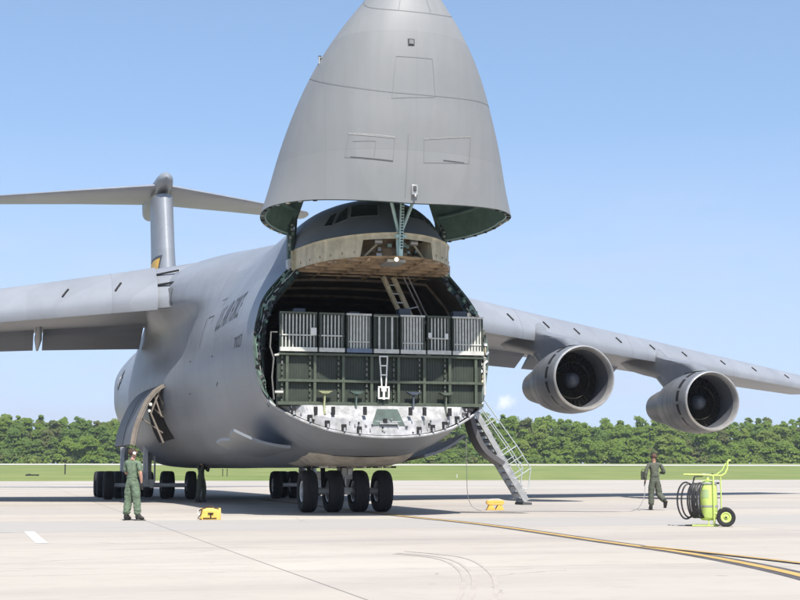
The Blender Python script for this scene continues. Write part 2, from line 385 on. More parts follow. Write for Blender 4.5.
# grass sheet (reaches the horizon, rises gently beyond the apron)
xs = [-3000, -1600, -1000] + list(np.linspace(-420, 420, 29)) + [1000, 1600, 3000]
g = MB(); G = []
for x in xs:
    row = []
    ey = edgeY(max(-420, min(420, x)))
    xx = max(-420, min(420, x))
    for y in [-400, -60, ey-10, ey, ey+4, ey+30, ey+60, (ey+410)/2, ey*.25+410*.75, 410, 425, 440, 470, 600, 1500, 4000]:
        row.append((x, y, terr(xx, y)))
    G.append(row)
g.grid(G, ground_mat()); tag(g.build('ground', angle=80), kind='structure')
g = MB(); A = []
n = 24
top = [(x, edgeY(x), 0.0) for x in np.linspace(-420, 420, n)]
g.add([(-420, -60, 0)]+top+[(420, -60, 0)], [tuple(range(n+2))], conc_mat())
tag(g.build('apron', smooth=False), kind='structure')
g = MB(); G = []
RUNW = mat('far_runway_concrete', (0.46, 0.44, 0.40), 0.9, var=0.08, scale=0.1)
for x in np.linspace(-420, 420, 29): G.append([(x, yy - x*0.07, terr(x, yy-x*0.07)+0.06) for yy in (408, 412, 418, 425)])
g.grid(G, RUNW); tag(g.build('far_runway'), kind='structure')

# painted markings
YLINE = mat('yellow_line_paint', (0.43, 0.28, 0.09), 0.8, var=0.22, scale=3)
BLINE = mat('black_border_paint', (0.075, 0.068, 0.07), 0.85, var=0.35, scale=3)
WLINE = mat('white_line_paint', (0.50, 0.50, 0.48), 0.8, var=0.15, scale=3)
def gp(px, py, z=0):   # photo pixel of a ground point -> metres on the apron (used once to measure positions)
    Y = 1638/(py-472.6); return (X_(px, Y), Y)
def X_(px, Y): return (px-400)/1400*Y
def ribbon(name, pts, w, m, z):
    P = np.array(pts, float); t = np.linspace(0, len(P)-1, 60); C = crom(P, t); g = MB(); G = []
    for i in range(len(C)):
        d = C[min(i+1, len(C)-1)]-C[max(i-1, 0)]; d /= np.linalg.norm(d); nn = np.array((-d[1], d[0]))
        G.append([(*(C[i]+nn*w/2), z), (*(C[i]-nn*w/2), z)])
    g.grid(G, m); return tag(g.build(name), kind='structure')
lineA = [(-6.0, 62.0), (-2.6, 49.0), (0.0, 38.6), (1.35, 34.2), (2.25, 30.6), (3.46, 24.3), (4.25, 20.4), (4.58, 16.1), (4.3, 12.0), (3.4, 6.0)]
lineB = [(3.9, 22.6), (4.55, 20.6), (5.2, 18.3), (5.9, 15.8), (6.8, 11)]
ribbon('taxi_line_border', lineA, 0.42, BLINE, 0.004); ribbon('taxi_line', lineA, 0.16, YLINE, 0.008)
ribbon('branch_line_border', lineB, 0.20, BLINE, 0.012); ribbon('branch_line', lineB, 0.10, YLINE, 0.016)
def pq(p, q): v = AX*p + AQ*q; return (v.x, v.y)
ribbon('stand_mark', [pq(.38, 29.2), pq(.45, 26.8), pq(.53, 24.4)], 0.2, WLINE, 0.004)
ribbon('stand_edge_line', [pq(-14, 29.12), pq(-7, 29.12), pq(.1, 29.12)], 0.10, WLINE, 0.004)
SKID = mat('skid_mark', (0.352, 0.312, 0.275), 0.9, var=0.12, scale=2)
for k, dx in enumerate((0, .11, .34)):
    ribbon('tyre_mark', [(-0.1+dx*.5, 20.6+dx*2), (.52+dx, 19.4+dx), (.72+dx, 17.0), (.62+dx, 14.2), (.35+dx, 11.5)], 0.05, SKID, 0.004)

# ------------------------------------------------------------------ wood beyond the runway
def woodland():
    rng = np.random.default_rng(7)
    V = []; TI = []
    rows = [(445, 0.5), (450, 0.72), (456, .86), (464, .95), (473, 1.0), (484, 1.05)]
    for ri, (y0, hs) in enumerate(rows):
        x = -165 + rng.uniform(0, 4)
        while x < 170:
            w = rng.uniform(2.8, 6.8); h = rng.uniform(15.2, 18.6)*hs*(1-0.10*np.sin(x*.06+ri)*np.sin(x*.021+1)) * (1.0 if x < 60 else .93)
            if ri < 2 and rng.random() < .3: h *= .6
            cx = x; cy = y0 + rng.uniform(-3, 3); z0 = 4.1
            hue = rng.choice(6, p=[.3,.24,.18,.12,.10,.06])
            nl = 20
            for l in range(nl):
                a = rng.uniform(0, 6.28); rr = rng.uniform(0, .85 if l < 13 else .5)*w; zc = z0 + h*(.12+.78*(l/nl)) ; taper = 1-.55*(l/nl)**2
                lx = cx+math.cos(a)*rr*taper; ly = cy+math.sin(a)*rr*taper; lr = rng.uniform(.15 if l < 14 else .30, .50)*w*taper
                k = int(80+640*(lr/w/taper)*(1.0 if ri < 4 else .7))
                d = rng.normal(size=(k, 3)); d /= np.linalg.norm(d, axis=1)[:, None]
                d[:, 2] = np.abs(d[:, 2])*.9 - .22
                P = np.array((lx, ly, zc-lr*.3)) + d*lr*np.clip(rng.normal(.78, .36, (k, 1)), .1, 1.7)*np.array((1, 1, .85))
                nrm = d*.55 + np.array((0,-.5,.75)) + rng.normal(size=(k, 3))*.42; nrm /= np.linalg.norm(nrm, axis=1)[:, None]
                u = np.cross(nrm, rng.normal(size=(k, 3))); u /= np.linalg.norm(u, axis=1)[:, None]; v = np.cross(nrm, u)
                s = rng.uniform(.14, .38, (k, 1)); s2 = s*rng.uniform(.5, 1, (k, 1))
                V.append(np.stack([P-u*s-v*s2*.6, P+u*s*.8-v*s2, P+u*s+v*s2*.7, P-u*s*.7+v*s2], axis=1).reshape(-1, 3))
                TI.append(np.full(k, hue) + rng.uniform(0, .9, k))
            x += w*rng.uniform(.85, 1.25)
    # low undergrowth edge
    for i in range(420):
        x = rng.uniform(-165, 170); r = rng.uniform(.9, 2.1); k = 46
        d = rng.normal(size=(k, 3)); d /= np.linalg.norm(d, axis=1)[:, None]; d[:, 2] = np.abs(d[:, 2])
        P = np.array((x, 441.5+rng.uniform(-1.5, 3), 4.0)) + d*r*np.array((1.2, 1, 1.3))
        nrm = d*.5 + np.array((0,-.5,.7)) + rng.normal(size=(k, 3))*.4; nrm /= np.linalg.norm(nrm, axis=1)[:, None]
        u = np.cross(nrm, rng.normal(size=(k, 3))); u /= np.linalg.norm(u, axis=1)[:, None]; v = np.cross(nrm, u)
        s = rng.uniform(.2, .5, (k, 1))
        V.append(np.stack([P-u*s-v*s*.6, P+u*s*.8-v*s, P+u*s+v*s*.7, P-u*s*.7+v*s], axis=1).reshape(-1, 3)); TI.append(np.full(k, rng.integers(0, 6)) + rng.uniform(0, .9, k))
    V = np.concatenate(V); TI = np.concatenate(TI)/6.0; nf = len(TI)
    me = bpy.data.meshes.new('woodland'); me.vertices.add(len(V)); me.vertices.foreach_set('co', V.ravel().astype(np.float32))
    me.loops.add(nf*4); me.loops.foreach_set('vertex_index', np.arange(nf*4, dtype=np.int32))
    me.polygons.add(nf); me.polygons.foreach_set('loop_start', np.arange(0, nf*4, 4, dtype=np.int32)); me.polygons.foreach_set('loop_total', np.full(nf, 4, dtype=np.int32))
    me.update(); at = me.attributes.new('tint', 'FLOAT', 'FACE'); at.data.foreach_set('value', TI.astype(np.float32))
    m = bpy.data.materials.new('spring_foliage'); m.use_nodes = True; t = m.node_tree; b = t.nodes['Principled BSDF']
    a = t.nodes.new('ShaderNodeAttribute'); a.attribute_name = 'tint'; r = t.nodes.new('ShaderNodeValToRGB'); e = r.color_ramp.elements
    e[0].position = 0; e[0].color = (0.17, 0.255, 0.045, 1); e[1].position = 1; e[1].color = (0.22, 0.20, 0.08, 1)
    for p_, c_ in ((.2, (0.225, 0.31, 0.055)), (.4, (0.135, 0.22, 0.05)), (.6, (0.25, 0.31, 0.065)), (.8, (0.11, 0.185, 0.045))):
        x_ = e.new(p_); x_.color = (*c_, 1)
    t.links.new(a.outputs['Fac'], r.inputs[0]); t.links.new(r.outputs[0], b.inputs['Base Color'])
    b.inputs['Roughness'].default_value = .7; b.inputs['Specular IOR Level'].default_value = .2
    tr = t.nodes.new('ShaderNodeBsdfTranslucent'); ms = t.nodes.new('ShaderNodeMixShader'); ms.inputs[0].default_value = .6
    t.links.new(r.outputs[0], tr.inputs[0]); t.links.new(b.outputs[0], ms.inputs[1]); t.links.new(tr.outputs[0], ms.inputs[2])
    t.links.new(ms.outputs[0], t.nodes['Material Output'].inputs[0])
    me.materials.append(m)
    o = bpy.data.objects.new('woodland', me); COL.objects.link(o)
    tag(o, 'long belt of spring green woodland beyond the far runway', 'woodland', kind='stuff')
    # trunks standing inside the wood, same mass
    return o
woodland()

# ================================================================== THE AIRCRAFT
AC = empty('cargo_aircraft', (-0.74, 39, 0), YAW)
tag(AC, 'huge grey military cargo aircraft with its nose visor raised', 'airplane')
# local axes: x = towards its port wing, y = aft, z = up
# ---- fuselage rings: (x, y, z) half section from keel to crown
M0 = [(0,1.38),(1.35,1.42),(2.35,1.85),(3.05,2.7),(3.38,3.7),(3.52,4.8),(3.38,5.8),(2.98,6.8),(2.55,7.7),(2.12,8.5),(1.5,9.2),(.8,9.6),(0,9.72)]
def st(a, pts): return [(x, a, z) for x, z in pts]
RINGS = [
 (-1.5, [(0,-1.7,2.10),(1.2,-1.6,2.2),(2.15,-1.2,2.5),(2.95,-.6,3.0),(3.25,-.15,3.6),(3.4,0,4.6),(3.28,.2,5.4),(3.0,.45,6.1),(2.3,.5,6.93),(2.2,.35,7.3),(1.75,-1.4,7.3),(.95,-2.5,7.32),(0,-2.85,7.36)]),
 (1.2, [(0,1,1.62),(1.25,1,1.68),(2.2,1.2,2.05),(2.98,1.4,2.85),(3.32,1.6,3.65),(3.46,1.7,4.7),(3.35,1.8,5.55),(3.04,2,6.35),(2.55,2,7.2),(2.15,1.6,7.95),(1.62,.5,8.4),(.9,-.4,8.62),(0,-.8,8.7)]),
 (4, st(4, [(0,1.42),(1.3,1.48),(2.3,1.9),(3.02,2.75),(3.36,3.7),(3.5,4.8),(3.38,5.7),(3.02,6.55),(2.58,7.3),(2.15,7.9),(1.68,8.45),(.93,8.88),(0,9.05)])),
 (9, st(9, [(0,1.38),(1.35,1.42),(2.35,1.85),(3.05,2.7),(3.38,3.7),(3.52,4.8),(3.38,5.8),(3.0,6.7),(2.52,7.45),(2.05,8.1),(1.45,8.7),(.78,9.08),(0,9.22)])),
 (13, st(13, [(0,1.36),(1.4,1.4),(2.4,1.8),(3.1,2.65),(3.45,3.7),(3.62,4.8),(3.55,5.8),(3.5,6.75),(3.75,7.5),(3.35,8.4),(2.1,9.05),(1.0,9.45),(0,9.55)])),
 (17, st(17, [(0,1.36),(1.5,1.4),(2.6,1.75),(3.55,2.5),(4.1,3.55),(4.22,4.7),(3.98,5.8),(4.15,6.75),(4.75,7.5),(4.45,8.65),(2.7,9.45),(1.2,9.85),(0,9.95)])),
 (22, st(22, [(0,1.38),(1.7,1.4),(3.0,1.62),(3.95,2.35),(4.35,3.5),(4.42,4.8),(4.15,5.9),(4.1,6.9),(4.3,7.6),(4.0,8.9),(2.5,9.7),(1.2,10.1),(0,10.2)])),
 (29, st(29, [(0,1.38),(1.7,1.4),(3.0,1.62),(3.95,2.35),(4.35,3.5),(4.45,4.8),(4.3,5.9),(4.1,6.9),(3.8,7.8),(3.2,8.9),(2.3,9.8),(1.2,10.2),(0,10.3)])),
 (35, st(35, [(0,1.5),(1.6,1.55),(2.7,1.95),(3.5,2.8),(3.85,3.8),(3.9,4.9),(3.75,5.9),(3.4,6.9),(3.0,7.8),(2.5,8.7),(1.8,9.5),(.9,9.95),(0,10.05)])),
 (42, st(42, [(0,2.3),(1.4,2.4),(2.5,2.75),(3.3,3.5),(3.65,4.3),(3.78,5.3),(3.65,6.2),(3.3,7.1),(2.8,7.9),(2.2,8.7),(1.5,9.4),(.8,9.8),(0,9.9)])),
 (50, st(50, [(0,2.9),(1.4,3.0),(2.5,3.4),(3.25,4.1),(3.6,4.9),(3.68,5.9),(3.6,6.8),(3.2,7.6),(2.6,8.4),(1.9,9.0),(1.3,9.5),(.65,9.8),(0,9.9)])),
 (58, st(58, [(0,5.6),(1.0,5.7),(1.8,6.0),(2.4,6.5),(2.7,7.0),(2.75,7.5),(2.6,8.0),(2.2,8.6),(1.55,9.0),(1.2,9.4),(.8,9.7),(.4,9.85),(0,9.9)])),
 (66, st(66, [(0,8.4),(.2,8.42),(.35,8.5),(.45,8.62),(.5,8.75),(.52,8.9),(.5,9.05),(.45,9.2),(.38,9.3),(.3,9.4),(.2,9.5),(.1,9.55),(0,9.6)])),
]
RU = np.array([r[0] for r in RINGS], float); RP = np.array([r[1] for r in RINGS], float)   # (K,13,3)
def fus(u, t):
    """surface point(s) at ring parameter u (~ metres aft) and section parameter t (0 keel .. 12 crown)"""
    P = pchip(RU, RP, u)[0]
    return crom_sec(P, t)
def crom_sec(P, t):
    # mirror the ends so the keel and crown are smooth
    E = np.vstack([P[1]*np.array((-1,1,1)), P, P[-2]*np.array((-1,1,1))])
    t = np.atleast_1d(t).astype(float)+1; n = len(E)
    i = np.clip(np.floor(t).astype(int), 1, n-3); f = (t-i)[:, None]
    p0, p1, p2, p3 = E[i-1], E[i], E[i+1], E[i+2]
    return 0.5*(2*p1+(-p0+p2)*f+(2*p0-5*p1+4*p2-p3)*f*f+(-p0+3*p1-3*p2+p3)*f**3)
us = np.concatenate([np.linspace(-1.5, 4, 20), np.linspace(4.5, 66, 90)]); ts = np.linspace(0, 12, 61)
fm = MB(); G = []
for u in us:
    h = fus(u, ts); h[0, 0] = 0; h[-1, 0] = 0
    full = np.vstack([h, (h*np.array((-1,1,1)))[::-1][1:-1]])
    G.append([tuple(p) for p in full])
fm.grid(G, GREY, wrap=True)
endc = G[-1]; fm.add(endc, [tuple(range(len(endc)))], GREY)
FUS = fm.build('fuselage', AC, angle=75)
# darker grey on the cockpit hood paints in the raised visor's shade
FUS.data.materials.append(DGREY)
for p in FUS.data.polygons:
    c = p.center
    if c.z > 7.3 and c.y < 2.2 and c.z > 7.3 + max(0, (c.y-0.6))*0.9: p.material_index = 1

def surf(u, z, side):
    t = np.linspace(3, 12, 400); P = fus(u, t); i = int(np.argmin(np.abs(P[:, 2]-z))); j = min(max(i, 1), len(t)-2)
    tt = t[j]; p = P[i].copy(); du = (fus(u+.1, tt)[0]-fus(u-.1, tt)[0]); dt = P[j+1]-P[j-1]
    nrm = np.cross(du, dt); nrm /= np.linalg.norm(nrm)
    if nrm[0] < 0: nrm = -nrm
    p[0] *= side; nrm[0] *= side
    return p, nrm
def text_mesh(body, size, bold=0.0):
    cu = bpy.data.curves.new('t', 'FONT'); cu.body = body; cu.size = size; cu.offset = bold; cu.resolution_u = 3
    o = bpy.data.objects.new('t', cu); COL.objects.link(o); dg = bpy.context.evaluated_depsgraph_get()
    me = bpy.data.meshes.new_from_object(o.evaluated_get(dg)); bpy.data.objects.remove(o)
    bm = bmesh.new(); bm.from_mesh(me); bmesh.ops.triangulate(bm, faces=bm.faces)
    bmesh.ops.subdivide_edges(bm, edges=[e for e in bm.edges if e.calc_length() > .25], cuts=2); bmesh.ops.triangulate(bm, faces=bm.faces)
    v = [tuple(x.co) for x in bm.verts]; f = [tuple(x.index for x in y.verts) for y in bm.faces]; bm.free(); return v, f
def fus_text(name, body, size, a0, z0, m=LETTER, bold=0.012, off=.006, sx=1.0):
    v, f = text_mesh(body, size, bold); g = MB(); out = []; v = [(x*sx, y, w) for x, y, w in v]
    L = max(p[0] for p in v)
    for x, y, _ in v:     # reads towards the nose on the starboard flank
        p, n_ = surf(a0 - x, z0 + y, -1); out.append(tuple(p + n_*off))
    g.add(out, f, m); return g.build(name, AC, smooth=False)
fus_text('service_lettering', 'U.S. AIR FORCE', 1.15, 7.9, 5.75, sx=.62, bold=.004)
fus_text('serial_lettering', '7027', 0.50, 2.75, 4.75, bold=.0, sx=1.7)
# national insignia on the aft flank, low visibility
def emblem():
    g = MB(); a0, z0 = 46.5, 6.6; r = .62
    def put(poly, m, off):
        out = []
        for x, y in poly:
            p, n_ = surf(a0-x, z0+y, -1); out.append(tuple(p+n_*off))
        n = len(out); cx = sum(q[0] for q in poly)/n; cy = sum(q[1] for q in poly)/n
        p, n_ = surf(a0-cx, z0+cy, -1); out.append(tuple(p+n_*off))
        g.add(out, [(i, (i+1) % n, n) for i in range(n)], m)
    put([(-1.25,-.26),(-.4,-.26),(0,-.26),(.4,-.26),(1.25,-.26),(1.25,.16),(.4,.16),(0,.16),(-.4,.16),(-1.25,.16)], LETTER, .02)
    put([(-1.16,-.17),(-.4,-.17),(0,-.17),(.4,-.17),(1.16,-.17),(1.16,.07),(.4,.07),(0,.07),(-.4,.07),(-1.16,.07)], GREY, .03)
    put([(r*math.cos(t), r*math.sin(t)) for t in np.linspace(0, 2*math.pi, 24, endpoint=False)], LETTER, .04)
    put([((r if k%2==0 else r*.38)*math.sin(k*math.pi/5), (r if k%2==0 else r*.38)*math.cos(k*math.pi/5)) for k in range(10)], HEADW, .055)
    return g.build('insignia', AC, smooth=False)
emblem()
# small dark step marks, corner brackets and access doors on the flank
g = MB()
def mark(a, z, da, dz, w=.05, m=LINE, side=-1):
    P = []
    for k in range(5):
        p, n_ = surf(a-da*k/4, z+dz*k/4, side); P.append((Vector(p), Vector(n_)))
    for (p, n1), (q, n2) in zip(P[:-1], P[1:]): 
        d = (q-p).normalized(); s_ = d.cross(n1)*w/2
        g.add([p+n1*.007-s_, q+n2*.007-s_, q+n2*.007+s_, p+n1*.007+s_], [(0,1,2,3)], m)
for a, z, da, dz in [(9.6,7.0,.9,0),(8.7,7.0,0,-.3),(10.6,6.5,.9,0),(9.7,6.5,0,-.3),(10.8,6.5,0,-1.0),(12.6,5.1,.3,0),(7.5,4.9,.25,0),(6.9,3.9,.3,.1),(13.2,4.0,.35,0),(17,3.6,.3,0)]: mark(a, z, da, dz)
pieces(g, 'stencil_mark', AC, smooth=False)
g = MB()
for a0, a1, z0, z1 in [(14.2, 16.0, 7.35, 8.0)]:
    G = []
    for k in range(7):
        G.append([tuple(surf(a0+(a1-a0)*k/6, z0+(z1-z0)*j/5, -1)[0]+surf(a0+(a1-a0)*k/6, z0+(z1-z0)*j/5, -1)[1]*.03) for j in range(6)])
    g.grid(G, mat('access_panel_grey', (.15,.155,.165), .5))
g.build('access_panel', AC)
# cockpit windows
def win(u0, u1, t0, t1, side, slant=0):
    g = MB(); G = []
    for i in range(7):
        row = []
        for j in range(7):
            t = t0+(t1-t0)*j/6; u = u0+(u1-u0)*i/6+slant*j/6
            p = fus(u, t)[0]; d1 = fus(u+.05, t)[0]-p; d2 = fus(u, t-.05)[0]-p; n_ = np.cross(d1, d2); n_ /= np.linalg.norm(n_)
            if n_[2] < 0: n_ = -n_
            q = p+n_*.012; q[0] *= side; row.append(tuple(q))
        G.append(row)
    g.grid(G, GLASS)
    return g.build('cockpit_window', AC)
_UU, _TT = np.linspace(-1.45, 2.2, 90), np.linspace(9.2, 12, 80)
_HS = np.array([fus(u, _TT) for u in _UU])
AC_M = Matrix.Translation((-0.74, 39, 0)) @ Matrix.Rotation(YAW, 4, 'Z')
_c, _s = math.cos(R(7.03)), math.sin(R(7.03))
def find_hood(px, py):          # where a measured window corner lies on the starboard half of the hood
    X = -_HS[..., 0]; Y = _HS[..., 1]; Z = _HS[..., 2]
    wx = -0.74 + X*math.cos(YAW) - Y*math.sin(YAW); wy = 39 + X*math.sin(YAW) + Y*math.cos(YAW)
    zc = wy*_c+(Z-1.17)*_s; yc = (Z-1.17)*_c-wy*_s
    d = (400+1400*wx/zc-px)**2 + (300-1400*yc/zc-py)**2
    i, j = np.unravel_index(np.argmin(d), d.shape); return np.array((_UU[i], _TT[j]))
def pane(c4, side):
    C = [np.array(c) for c in c4]; ctr = sum(C)/4; fr = [ctr+(c-ctr)*1.13 for c in C]
    def patch(Q, off, m, g):
        G = []
        for i in range(7):
            row = []
            for j in range(7):
                a_, b_ = i/6, j/6; u, t = (Q[0]*(1-a_)+Q[1]*a_)*(1-b_)+(Q[3]*(1-a_)+Q[2]*a_)*b_
                t = min(t, 11.99); p = fus(u, t)[0]; d1 = fus(u+.05, t)[0]-p; d2 = fus(u, t-.05)[0]-p; n_ = np.cross(d1, d2); n_ /= np.linalg.norm(n_)
                if n_[2] < 0: n_ = -n_
                q = p+n_*off; q[0] *= side; row.append(tuple(q))
            G.append(row)
        g.grid(G, m)
    g = MB(); patch(fr, .008, FRAMEG, g); patch(C, .02, GLASS, g); return g.build('cockpit_window', AC)
FRAMEG = mat('window_frame_grey', (.23,.245,.26), .5)
PANES = [[find_hood(*q) for q in P] for P in (
  [(324.6,226.2),(331,216.5),(337,213.6),(332.6,225.4)], [(335,224),(341.5,213),(347,208.6),(347.5,219.8)], [(351,217.5),(352,206.6),(377,205.6),(377.6,216)])]
for P in PANES:
    for sd_ in (-1, 1): pane(P, sd_)
# ---- cream bulkhead band under the windscreen, with the hinge recess
def arc(k, r=1.0):   # k -1..1 ; plan of the bulkhead
    E = RP[0][9:13][:, :2]
    t = (1-abs(k))*3; i = min(int(t), 2)
    E2 = np.vstack([E, E[-2]*np.array((-1, 1))]); E2 = np.vstack([[2.15, 1.0], E2])
    i0 = min(int(t), 2); f = t-i0; p0, p1, p2, p3 = E2[i0], E2[i0+1], E2[i0+2], E2[i0+3]
    p = 0.5*(2*p1+(-p0+p2)*f+(2*p0-5*p1+4*p2-p3)*f*f+(-p0+3*p1-3*p2+p3)*f**3)
    return np.array((p[0]*(1 if k >= 0 else -1)*r, (p[1]-1)*r+1))
def topz(k): return 7.30 + .06*(1-abs(k))
g = MB(); ks = np.linspace(-1, 1, 81); ZB = 6.80; REC = .34
G1 = []
for k in ks:
    p = arc(k); hi = topz(k)
    lo = ZB
    if abs(k) < REC: lo = hi - .10
    G1.append([(p[0], p[1], lo), (p[0], p[1], hi)])
segs = []
g.grid(G1, CREAM)
# upper lip over the recess bulges up a little and wraps back
G2 = []
for k in ks:
    p = arc(k); q = arc(k, .93); G2.append([(p[0], p[1], topz(k)+.0), (p[0]*1.012, (p[1]-1)*1.012+1, topz(k)+.06), (q[0], q[1], topz(k)+.10)])
g.grid(G2, CREAM)
# side return panels
for s in (-1, 1):
    g.box((s*2.235, .42, 7.06), (.10, .22, .56), CREAM)
    p = arc(s*REC); q = arc(s*REC, .78)
    g.add([(p[0], p[1], ZB), (q[0], q[1], ZB), (q[0], q[1], 7.34), (p[0], p[1], 7.34)], [(0,1,2,3)], CREAM)
# small rivets rows / marks on the band
for k in np.linspace(-.9, .9, 19):
    if abs(k) > REC+.04:
        p = arc(k); g.box((p[0], p[1], ZB+.13), (.035, .035, .06), TAN)
BULK = g.build('nose_bulkhead', AC, angle=50)
# recess with hinge machinery
g = MB(); G = []
for k in np.linspace(-REC, REC, 15):
    q = arc(k, .78); G.append([(q[0], q[1], ZB-.02), (q[0], q[1], 7.4)])
g.grid(G, TAN)
rnd = random.Random(3)
for i in range(16):
    k = rnd.uniform(-REC*.9, REC*.9); q = arc(k, .81); g.box((q[0], q[1], ZB+rnd.uniform(.08, .45)), (rnd.uniform(.05,.16), .1, rnd.uniform(.04,.14)), rnd.choice([STEEL, DKGREEN, TAN, STRUTG]))
for s in (-1, 1):
    q = arc(s*REC*.55, .9); g.tube([(q[0]-.1, q[1], 7.25), (q[0]+.1, q[1], 7.25)], .09, STEEL, 12)
    q1 = arc(s*REC*.93, .9); q0 = arc(s*REC*.55, .9)
    g.tube([(q0[0], q0[1], 7.2), (q1[0], q1[1], 6.86)], .03, CREAM, 8)
g.build('hinge_bay', AC)
# underside of the flight deck (grimy tan), with ribs
g = MB(); V = [tuple((*arc(k), ZB)) for k in ks]; V2 = [(p[0], 1.6, ZB-.02) for p in [arc(k) for k in ks]]
G = [[V[i], ((V[i][0]+V2[i][0])/2, (V[i][1]+V2[i][1])/2, ZB-.01), V2[i]] for i in range(len(ks))]
g.grid(G, TAN)
for y in (-2.2, -1.6, -1.0, -.4, .2, .8):
    hw = 2.1*math.sqrt(max(0.05, 1-((min(y, .3)-.35)/-3.2)**2)); g.box((0, y, ZB-.04), (2*hw, .06, .07), TAN)
for x in (-1.5, -.75, 0, .75, 1.5):
    y0 = .35-3.2*math.sqrt(max(0, 1-(x/2.2)**2)); g.box((x, (y0+1.4)/2+.08, ZB-.055), (.05, 1.4-y0-.2, .06), TAN)
g.box((0.0, -2.0, ZB-.06), (.5, .9, .08), STEEL)
g.build('flight_deck_underside', AC, smooth=False)
g = MB(); q = arc(-.03, .97); g.lathe([(0, .055), (.04, .05), (.06, .025), (.065, 0.0)], (q[0], q[1], ZB-.07), (0, -.9, -.4), mat('lit_lamp_glass', (.9,.85,.7), .2, emit=(1,.92,.75,1.2)), 16)
g.build('nose_lamp', AC)

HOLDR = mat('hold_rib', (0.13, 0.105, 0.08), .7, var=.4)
# ---- cargo hold: lining, floor and rear wall
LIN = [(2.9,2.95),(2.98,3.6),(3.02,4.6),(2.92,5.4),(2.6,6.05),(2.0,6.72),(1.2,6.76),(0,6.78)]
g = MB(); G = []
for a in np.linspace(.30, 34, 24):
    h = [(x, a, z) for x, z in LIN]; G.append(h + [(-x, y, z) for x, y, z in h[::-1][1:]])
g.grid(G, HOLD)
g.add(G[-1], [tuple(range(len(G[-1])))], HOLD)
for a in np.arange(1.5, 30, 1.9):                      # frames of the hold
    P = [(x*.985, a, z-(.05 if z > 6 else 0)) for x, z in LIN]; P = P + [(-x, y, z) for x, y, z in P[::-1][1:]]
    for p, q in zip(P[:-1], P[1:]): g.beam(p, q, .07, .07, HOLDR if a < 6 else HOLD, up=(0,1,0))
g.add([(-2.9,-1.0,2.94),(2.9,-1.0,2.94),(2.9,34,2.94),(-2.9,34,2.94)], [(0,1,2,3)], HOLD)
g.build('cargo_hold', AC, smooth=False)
# frame ring round the mouth
FR_O = [tuple(RP[0][i]) for i in range(3, 9)]; FR_I = [(x, .36, z) for x, z in LIN[:6]]
for s in (-1, 1):
    g = MB(); n = 40
    O = crom(np.array(FR_O), np.linspace(0, 5, n)); I = crom(np.array(FR_I), np.linspace(0, 5, n))
    G = [[(s*O[i][0], O[i][1], O[i][2]), (s*(O[i][0]*.975), O[i][1]+.02, O[i][2]), (s*(O[i][0]*.96), O[i][1]+.16, O[i][2]), (s*I[i][0], I[i][1], I[i][2])] for i in range(n)]
    g.grid(G, DKGREEN)
    rr = random.Random(11+s)
    # latches, hooks and lines along the frame
    for i in range(1, n-1):
        c = Vector(O[i])*.45 + Vector(I[i])*.55; c.x *= s
        port_low = (s > 0 and c.z < 5.7)
        for j in range(4 if port_low else 2):
            f = rr.uniform(.15, .9); c = Vector(O[i])*(1-f)+Vector(I[i])*f; c.x *= s
            m_ = rr.choice([CREAM, CREAM, SLAT, BLACK, METAL]) if port_low else rr.choice([DKGREEN, GREEN, LINE, BLACK, BLACK])
            rot = Matrix.Rotation(rr.uniform(-.9, .9), 3, 'Y') @ Matrix.Rotation(rr.uniform(-.5, .5), 3, 'X')
            g.box(c+Vector((0, -.06, rr.uniform(-.04, .04))), (rr.uniform(.04, .12), rr.uniform(.04, .12), rr.uniform(.05, .15)), m_, rot)
    for f, m_ in ((.25, CREAM if s > 0 else GREEN), (.5, STEEL), (.72, CREAM if s > 0 else DKGREEN)):
        P = []
        for i in range(0, n, 1):
            c = Vector(O[i])*(1-f)+Vector(I[i])*f; c.x *= s; c.y -= .07; P.append(c+Vector((rr.uniform(-.025, .025), rr.uniform(-.02, .02), 0)))
        g.tube(P[: n if s < 0 else 30], .016, m_, 5)
    g.build('mouth_frame', AC, angle=30)
# white sill under the ramp
g = MB(); G = []; lipk = np.linspace(0, 3, 31)
L0 = crom_sec(RP[0], lipk)
for s in (-1, 1):
    G = []
    for p in L0:
        w = p[0]*.985; G.append([(s*w, p[1]+.05, p[2]+.05), (s*w, p[1]+.10, max(p[2]+.051, (p[2]+2.96)/2)), (s*w, -1.06 if p[1] < -1.1 else p[1]+.12, 2.96)])
    g.grid(G, SILL)
rr = random.Random(5)
for x in [-2.45,-2.05,-1.62,-1.2,-.8,-.4,.45,.85,1.25,1.62,2.05,2.45]:
    zl = float(np.interp(abs(x), L0[:, 0], L0[:, 2])); yl = float(np.interp(abs(x), L0[:, 0], L0[:, 1]))
    if abs(x) not in (.4, .45): g.box((x, yl-.02+.06, zl+.16), (.12, .10, .16), BLACK); g.box((x, yl+.0, zl+.10), (.05, .14, .10), STEEL)
    if rr.random() < .8 and zl < 2.6: g.box((x+.16, yl+.06, 2.80), (.09, .08, .22), BLACK)
for i in range(70):
    x = rr.uniform(-2.6, 2.6); zl = float(np.interp(abs(x), L0[:, 0], L0[:, 2])); yl = float(np.interp(abs(x), L0[:, 0], L0[:, 1]))
    z = rr.uniform(zl+.08, 2.93)
    g.box((x, (yl if z < 2.6 else max(yl, -1.12))+.05, z), (rr.uniform(.015, .07), .05, rr.uniform(.015, .07)), rr.choice([BLACK, STEEL, SILL, LINE]))
